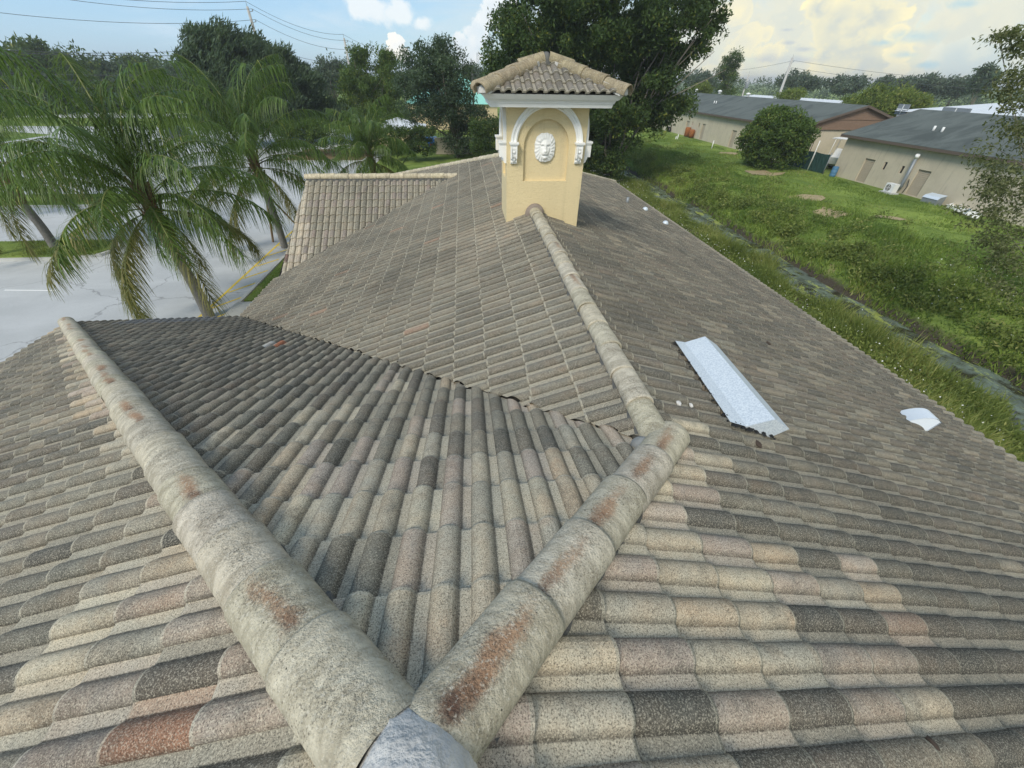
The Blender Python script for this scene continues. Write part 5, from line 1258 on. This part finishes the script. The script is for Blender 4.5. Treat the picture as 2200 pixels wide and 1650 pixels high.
def mass(name, az0, az1, r0, r1, h0, h1, n, L, W, mat, seed, label):
    rng = np.random.default_rng(seed); cl = []
    for i in range(n):
        a = RAD(rng.uniform(az0, az1)); r = rng.uniform(r0, r1); h = rng.uniform(h0, h1)*(1+.25*math.sin(a*31+seed))
        x, y = CAM[0]+r*math.sin(a), CAM[1]+r*math.cos(a)
        for k in range(3): cl.append((np.array([x+rng.normal()*1.5, y+rng.normal()*1.5, GZ+h*(.25+.3*k)]), (3.4-.6*k), 26))
    V, F, lv = clumps_to_leaves(cl, L, W, seed+1); link(name, np_mesh(name, V, F, {'lv': lv}), mat, label=label, kind='stuff')
mass('far_woodland', -62, 14, 235, 300, 8.5, 12, 300, 1.2, .5, M_LEAF_H, 140, 'band of far trees along the horizon at the left')
mass('far_woodland', 10, 70, 250, 320, 6.0, 8.2, 330, 1.1, .45, M_LEAF_H, 141, 'band of far trees along the horizon at the right')
mass('woodland_understorey', -58, -27, 140, 170, 7, 11, 120, 1.3, .55, M_LEAF_D, 142, 'dark undergrowth below the left woodland')
for i, (u, v, d_, ru, rv, lb) in enumerate(((1712,174,190,42,14,'low rounded far tree left of the tall pale pole on the right horizon'),(1815,182,190,38,13,'low far tree right of the tall pale pole'),(1912,182,200,32,12,'small domed far tree on the right horizon above the yellow-green tree'),(1990,182,200,36,14,'domed far tree on the right horizon above the white shed'),(2052,184,200,32,14,'rightmost domed far tree beside the slim far pine'),(1500,172,190,40,12,'long low far tree beside the slim dark pine'),(2112,172,180,14,22,'slim upright far pine on the right horizon'))):
    tree('horizon_tree', lb, px(u, 195, d_)*[1,1,0]+[0,0,GZ], [blob(u, v, d_, ru, rv, 12), blob(u+ru*.3, v+6, d_, ru*.8, rv*.7, 8)], 2.0, 70, .9, .36, M_LEAF_H if i != 6 else M_LEAF_B, 150+i, .3, group='trees on the right horizon', limbs=4)
tree('slim_pine', 'slim dark pine with open layered crown behind the far warehouse roof', px(1562,230,118)*[1,1,0]+[0,0,GZ], [blob(1575,122,118,18,14,6), blob(1553,150,118,20,12,5), blob(1568,168,118,26,16,8), blob(1560,192,118,27,10,6), blob(1578,140,118,14,10,3)], 1.0, 85, .5, .12, M_LEAF_D, 160, .22, (.4,0,.2), .9, limbs=12, fork=.75)
tree('yellow_green_tree', 'bright yellow-green spreading tree between the two warehouses', px(1890,250,92)*[1,1,0]+[0,0,GZ], [blob(1860,226,92,46,20,14), blob(1915,214,92,55,22,18), blob(1962,224,92,36,16,10), blob(1895,234,92,70,14,10)], 1.3, 110, .48, .15, M_LEAF_Y, 161, .25, (.6,0,.6), .8)
tree('yellow_green_shrub', 'small light green bush showing over the far warehouse ridge', px(1700,215,108)*[1,1,0]+[0,0,GZ], [blob(1700,206,108,24,9,8), blob(1690,216,108,20,10,5)], 1.0, 80, .45, .16, M_LEAF_Y, 162, .15, cat='bush')
tree('yellow_green_shrub', 'pale green bush behind the far warehouse ridge beside the slim pine', px(1505,215,112)*[1,1,0]+[0,0,GZ], [blob(1505,192,112,20,10,7)], 1.0, 80, .45, .16, M_LEAF_Y, 163, .15, cat='bush')
b0 = G_(1640,362); d0 = math.hypot(*(b0-CAM)[:2])
tree('round_bush', 'rounded bright green bush standing alone on the lawn before the green fence', b0, [blob(1668,285,d0,58,38,26), blob(1635,305,d0,40,38,16), blob(1702,296,d0,38,36,16), blob(1668,258,d0,36,20,10), blob(1660,330,d0,50,26,14), blob(1715,280,d0,26,22,7)], .85, 150, .30, .14, M_LEAF_M, 165, .14, (0,0,.4), cat='bush', shell=2.4, limbs=12, fork=.2)
# sparse olive tree at the right edge
d5 = 23.5
tree('olive_tree', 'sparse olive-green tree with drooping sprays at the right edge before the near warehouse', np.array([31.5,15.0,GZ-.1]), [blob(2195,100,d5,42,36,5), blob(2175,165,d5,36,30,5), blob(2200,215,d5,40,30,5), blob(2200,275,d5,42,22,4), blob(2165,365,d5,60,55,7), blob(2125,430,d5,52,55,8), blob(2190,460,d5,55,70,10), blob(2110,335,d5,26,24,2), blob(2150,540,d5,60,40,7), blob(2185,600,d5,50,40,6), blob(2165,75,d5,24,18,2)], .50, 40, .15, .055, M_LEAF_O, 166, .06, (0,0,-.5), .9, limbs=24, shell=2.4, fork=.35, flat=.55)
# hedge behind the tiled roof
def hedge(x0, x1, y0, y1, h, n, label, seed, mat=M_LEAF_D, L=.22, W=.09):
    rng = np.random.default_rng(seed); t = thing('hedge', ((x0+x1)/2,(y0+y1)/2,GZ), 0, label, 'hedge'); cl = []
    for _ in range(n):
        p = np.array([rng.uniform(x0, x1), rng.uniform(y0, y1), GZ+h*rng.uniform(.1, 1)**.7]); cl.append((p, rng.uniform(.35, .6), 75))
    V, F, lv = clumps_to_leaves(cl, L, W, seed+1, (0,0,.5)); wlink('foliage', np_mesh('foliage', V, F, {'lv': lv}), mat, t)
hedge(-8.5,-3.2,51,53.2,3.3,170,'dark green clipped hedge left of the round tree trunk, behind the tiled roof',170)
hedge(-22,-9,54,57,3.6,260,'long mid-green hedge between the car park and the yellow building',173,M_LEAF_M)
hedge(1.0,9.0,50,52.4,4.2,230,'tall dark mixed hedge between the round tree trunk and the chimney',171)
hedge(9.0,14.0,44,48,3.4,130,'dark shrubbery under the huge tree, right behind the chimney',172)

# ------------------------------------------------------------------ palms
def frond_mesh(base, az, el, Lf, rng, droop, wind, dry, nst=46, lw=.036, ll=.62):
    S = 14; pts = []; p = np.array(base, float); step = Lf/S; side_bend = rng.uniform(-.25, .25)
    for i in range(S+1):
        q = i/S; e = el-droop*q**1.35; a = az+side_bend*q; d = np.array([math.cos(e)*math.cos(a), math.cos(e)*math.sin(a), math.sin(e)])+np.array(wind)*q*.9
        d /= np.linalg.norm(d); pts.append((p.copy(), d)); p = p+d*step
    V, F, mi, lv = [], [], [], []
    prev = None                                            # rachis: flattened 4-sided stem
    for i, (c, d) in enumerate(pts):
        s = np.cross(d, [0,0,1.0]); s /= np.linalg.norm(s)+1e-9; u = np.cross(s, d); w = .035*(1-i/S)+.006
        k = len(V); V += [c-s*w, c+u*w*.5, c+s*w, c-u*w*.6]
        if prev is not None:
            for j in range(4): F.append((prev+j, prev+(j+1) % 4, k+(j+1) % 4, k+j)); mi.append(1); lv.append(.5)
        prev = k
    for i in range(nst):
        q = .17+.83*(i+rng.uniform(-.3, .3))/nst; q = min(.999, max(.15, q)); j = min(S-1, int(q*S)); f_ = q*S-j
        c = pts[j][0]*(1-f_)+pts[j+1][0]*f_; d = pts[j][1]; s = np.cross(d, [0,0,1.0]); s /= np.linalg.norm(s)+1e-9; u = np.cross(s, d)
        L0 = ll*(math.sin(math.pi*min(1, (q-.06)*.92))**.55)*rng.uniform(.8, 1.15)+.08
        for sg in (-1, 1):
            ang = rng.uniform(-1.0, 1.15); dd = s*sg*math.cos(ang)*.95+u*math.sin(ang)*.8+d*rng.uniform(.35, .75); dd /= np.linalg.norm(dd)
            x = c.copy(); W_ = lw*rng.uniform(.75, 1.15); val = min(1, max(0, rng.gauss(.5 if not dry else .45, .2))); k = len(V); nn = 3
            for m_ in range(nn+1):
                t_ = m_/nn; nrm = np.cross(dd, [0,0,1.0]); nrm /= np.linalg.norm(nrm)+1e-9; w = W_*.5*(1-t_*.85); V += [x-nrm*w, x+nrm*w]
                if m_: F.append((k+2*m_-2, k+2*m_-1, k+2*m_+1, k+2*m_)); mi.append(0); lv.append(val)
                dd = dd+np.array([wind[0]*.55, wind[1]*.55, -rng.uniform(.45, 1.15)+wind[2]]); dd /= np.linalg.norm(dd); x = x+dd*L0/nn
    me = np_mesh('frond', np.array(V), np.array(F), {'lv': np.array(lv)}); me.materials.append(M_FROND_DRY if dry else M_FROND); me.materials.append(M_PETIOLE)
    me.polygons.foreach_set('material_index', mi); return me
def palm(base, ht, hc, nf, Lf, seed, label, wind=(.10,-.05,0), trunk_r=.15, top_off=(0,0), nst=46, ll=.62, lw=.036):
    rng = random.Random(seed); t = thing('queen_palm', base, 0, label, 'palm', 'queen palms round the car park'); b_ = np.array(base, float)
    tp = b_+np.array([top_off[0], top_off[1], ht]); m = MB(); P, Rr = [], []
    for i in range(25):                                     # ringed trunk
        q = i/24; P.append(b_*(1-q)+tp*q+np.array([.04*math.sin(q*3), .03*math.sin(q*4), -.15 if i == 0 else 0])); Rr.append(trunk_r*(1.18-.25*q)*(1+.035*(i % 2)))
    m.tube(P, Rr, 12); wobj(m, 'trunk', M_BARK, t, fix=False)
    cr = tp+np.array([0,0,hc-ht]); m = MB()
    m.tube([tp-np.array([0,0,.1]), tp*.6+cr*.4, cr+np.array([0,0,.1])], [trunk_r*1.1, trunk_r*1.45, trunk_r*.7], 10)
    for k in range(16):
        a = k*2.4; z = (hc-ht)*(.05+.8*k/16); c = tp+np.array([math.cos(a)*trunk_r*1.2, math.sin(a)*trunk_r*1.2, z]); m.bar(c, c+np.array([math.cos(a)*.16, math.sin(a)*.16, .5]), .11, .03)
    wobj(m, 'leaf_base', M_BOOT, t, fix=False)
    for k in range(nf):
        q = k/(nf-1); az = k*2.39996+rng.uniform(-.25, .25); el = RAD(88-112*q**1.35+rng.uniform(-7, 7)); dr = RAD(62+28*rng.random()+22*(1-q))
        st = tp+(cr-tp)*(1-.55*q); me = frond_mesh(st+np.array([math.cos(az)*.10, math.sin(az)*.10, 0]), az, el, Lf*rng.uniform(.85, 1.1)*(1-.12*q), rng, dr, wind, q > .90 or (q > .62 and k % 3 == 0), nst, lw, ll)
        wlink('frond', me, None, t)
    return t
p1 = gp(450,682); palm(p1, 3.0, 5.2, 42, 4.2, 301, 'largest queen palm, its ringed trunk rising beside the yellow striped car park edge', (.02,-.06,0), .17, nst=84, ll=1.0, lw=.037)
p2 = gp(612,532); palm(p2, 3.05, 5.0, 42, 4.8, 302, 'queen palm braced by two timber props, left of the gabled roof wing', (-.10,-.05,0), .16, nst=76, ll=1.0, lw=.038)
p3 = px(803,372,34); palm((p3[0],p3[1],GZ), p3[2]-GZ-.1, p3[2]-GZ+1.6, 36, 3.7, 303, 'short queen palm with shaggy brown leaf bases rising just behind the gabled wing ridge', (-.04,0,0), .17, nst=66, ll=.85, lw=.042)
p4 = gp(122,537); palm(p4, 2.5, 4.4, 34, 4.7, 304, 'queen palm on the grassy traffic island at the far left', (-.08,-.04,0), .19, nst=64, ll=.95, lw=.05)
p5 = gp(-60,470); palm(p5, 3.4, 5.0, 24, 4.2, 305, 'queen palm reaching in from beyond the left picture edge', (.1,-.05,0), .18, nst=60, ll=.95, lw=.05)
for (u, v, u2, v2, lb) in ((540,470,556,385,'left timber prop bracing the queen palm beside the gabled wing'),(640,480,588,400,'right timber prop bracing the queen palm, leaning in front of the gabled wing')):
    a = gp(u, v-4) if u > 600 else gp(u, v); tpp = np.array([p2[0],p2[1],GZ+2.9]); a = np.array([p2[0]+(1.35 if u > 600 else -1.0), p2[1]+(.8 if u > 600 else 1.0), GZ]); m = MB(); m.bar((0,0,0), tuple((tpp-a)*.97), .09, .09); o = m.obj('timber_prop', M_WOOD, label=lb, cat='prop', group='timber props of the palm'); o.location = a

# ------------------------------------------------------------------ grass, weeds, flowers
M_SOIL = simple('dry_bare_soil', (.34,.27,.155), .95, 0, .25, 3, (10,.6,.03))
BARE = [(*gp(u_, v_)[:2], r_) for u_, v_, r_ in ((1722,426,1.5),(1790,458,1.3),(1640,372,2.0),(1905,470,1.1),(1560,330,1.4))]
def blades(name, n, region, hfun, h0, h1, w, seed, mat, label, patch=.25, lean=(.0,0)):
    rng = np.random.default_rng(seed); x, y = region(rng, n)
    keep_ = np.ones(len(x), bool)
    for bx, by, br in BARE: keep_ &= (((x-bx)/br)**2+((y-by)/br)**2 > .9) | (rng.uniform(0, 1, len(x)) < .12)
    x, y = x[keep_], y[keep_]; n = len(x)
    k = 3; xx = np.repeat(x, k)+rng.normal(0, .06, n*k); yy = np.repeat(y, k)+rng.normal(0, .06, n*k); z = hfun(xx, yy)
    tall = .6+.4*np.sin(xx*patch*3+1.3*np.sin(yy*patch*2))*np.sin(yy*patch*2.3+.7); h = rng.uniform(h0, h1, n*k)*tall
    a = rng.uniform(0, 6.283, n*k); s = np.stack([np.cos(a), np.sin(a), np.zeros(n*k)], 1)*w*rng.uniform(.6, 1.4, n*k)[:, None]
    t = rng.normal(0, .45, (n*k,2))*h[:, None]+np.array(lean)*h[:, None]; b_ = np.stack([xx, yy, z-.03], 1); tip = b_+np.c_[t, h]
    V = np.stack([b_-s, b_+s, tip], 1).reshape(-1, 3); F = np.arange(3*n*k).reshape(-1, 3)
    lv = np.clip(.42+.26*np.sin(xx*.41+1.2*np.sin(yy*.23))+.22*np.sin(xx*1.3-yy*.8+np.sin(yy*.9))+rng.normal(0, .24, n*k), 0, 1)
    o = link(name, np_mesh(name, V, F, {'lv': lv}), mat, label=label, kind='stuff'); return o
def reg(x0, x1, y0, y1, pw=1.0):
    return lambda rng, n: (rng.uniform(x0, x1, n), y0+(y1-y0)*rng.uniform(0, 1, n)**pw)
blades('grass', 46000, reg(22.4, 38.6, 7, 90, 1.35), canal_h, .10, .30, .035, 401, M_GRASS, 'lawn grass between canal and warehouses')
blades('grass', 30000, reg(21.4, 29.5, 7, 75, 1.2), canal_h, .25, .60, .035, 402, M_GRASS, 'long grass on the far canal bank')
blades('grass', 52000, reg(9.2, 18.75, 0, 62, 1.2), canal_h, .30, .90, .028, 403, M_WEED, 'tall weedy grass on the near canal bank')
def reeds(rng, n):
    y = 2+56*rng.uniform(0, 1, n)**1.2; x = 18.3+.55*np.sin(y*.9)+.35*np.sin(y*2.3)+rng.normal(0, .45, n); return x, y
blades('reeds', 9000, reeds, lambda x, y: np.maximum(canal_h(x, y), -8.05), .55, 1.35, .026, 407, M_WEED, 'tall ragged weeds leaning over the near edge of the ditch')
blades('grass', 9000, lambda rng, n: (rng.uniform(-9.6, -7.0, n), rng.uniform(16.6, 60, n)), lambda x, y: np.full(x.shape, GZ+.10), .05, .14, .02, 404, M_GRASS, 'mown strip of grass along the building')
blades('grass', 7000, lambda rng, n: (rng.uniform(-40, -19.8, n), rng.uniform(22.4, 24.9, n)), lambda x, y: np.full(x.shape, GZ+.17), .06, .20, .025, 405, M_WEED, 'grass on the near traffic island')
blades('grass', 6000, lambda rng, n: (rng.uniform(-46, -24, n), rng.uniform(33.3, 36.2, n)), lambda x, y: np.full(x.shape, GZ+.17), .06, .2, .03, 406, M_GRASS, 'grass on the second traffic island')
rng = np.random.default_rng(410); cl = []
for _ in range(640):
    y = 4+68*rng.uniform()**1.3; x = rng.choice([rng.normal(22.6, .7), rng.normal(24.0, 1.4), rng.uniform(25, 31)], p=[.5, .35, .15]); r = rng.uniform(.25, .8)
    if x < 21.9: continue
    cl.append((np.array([x, y, float(canal_h(np.array(x), np.array(y)))+r*.35]), r, int(55*r/.4)))
for i_, (u_, v_, r_) in enumerate(((1722,426,1.5),(1790,458,1.3),(1640,372,2.0),(1905,470,1.1),(1560,330,1.4))):
    q_ = gp(u_, v_); pass
    rr = random.Random(i_); pts_ = [(q_[0]+r_*1.15*rr.uniform(.65, 1.15)*math.cos(a*.5236), q_[1]+r_*.95*rr.uniform(.6, 1.15)*math.sin(a*.5236)) for a in range(12)]
    mm = MB(); mm.add([(x_, y_, float(canal_h(np.array(x_), np.array(y_)))+.05) for x_, y_ in pts_]+[(q_[0], q_[1], float(canal_h(np.array(q_[0]), np.array(q_[1])))+.07)], [(k_, (k_+1) % 12, 12) for k_ in range(12)])
    mm.obj('bare_soil', M_SOIL, fix=False, kind='structure')
V, F, lv = clumps_to_leaves(cl, .20, .085, 411, (0,0,.5), flat=.7); link('weeds', np_mesh('weeds', V, F, {'lv': lv}), M_WEED, label='leafy weeds crowding the far canal bank', kind='stuff')
cl = []
for _ in range(620):
    y = 2+58*rng.uniform()**1.2; x = rng.normal(17.2, 1.3)
    if x > 18.9: continue
    r = rng.uniform(.2, .6); cl.append((np.array([x, y, float(canal_h(np.array(x), np.array(y)))+r*.4]), r, int(50*r/.4)))
V, F, lv = clumps_to_leaves(cl, .16, .06, 413, (0,0,.7), flat=.8); link('weeds', np_mesh('weeds', V, F, {'lv': lv}), M_WEED, label='feathery weeds on the near canal bank', kind='stuff')
n = 700; P = np.stack([rng.normal(15.2, 1.6, n), 2+50*rng.uniform(0, 1, n)**1.1, np.zeros(n)], 1); P[:, 2] = canal_h(P[:, 0], P[:, 1])+rng.uniform(.3, .8, n)
P2 = np.stack([rng.normal(24.5, 1.6, 150), rng.uniform(7, 18, 150), np.zeros(150)], 1); P2[:, 2] = canal_h(P2[:, 0], P2[:, 1])+rng.uniform(.3, .6, 150); P = np.concatenate([P, P2])
V, F, lv = leaf_quads(P, .055, .055, rng); link('wildflowers', np_mesh('wildflowers', V, F, {'lv': lv}), simple('white_petals', (.75,.75,.68), .7), label='tiny white wildflowers scattered over the canal banks', kind='stuff')
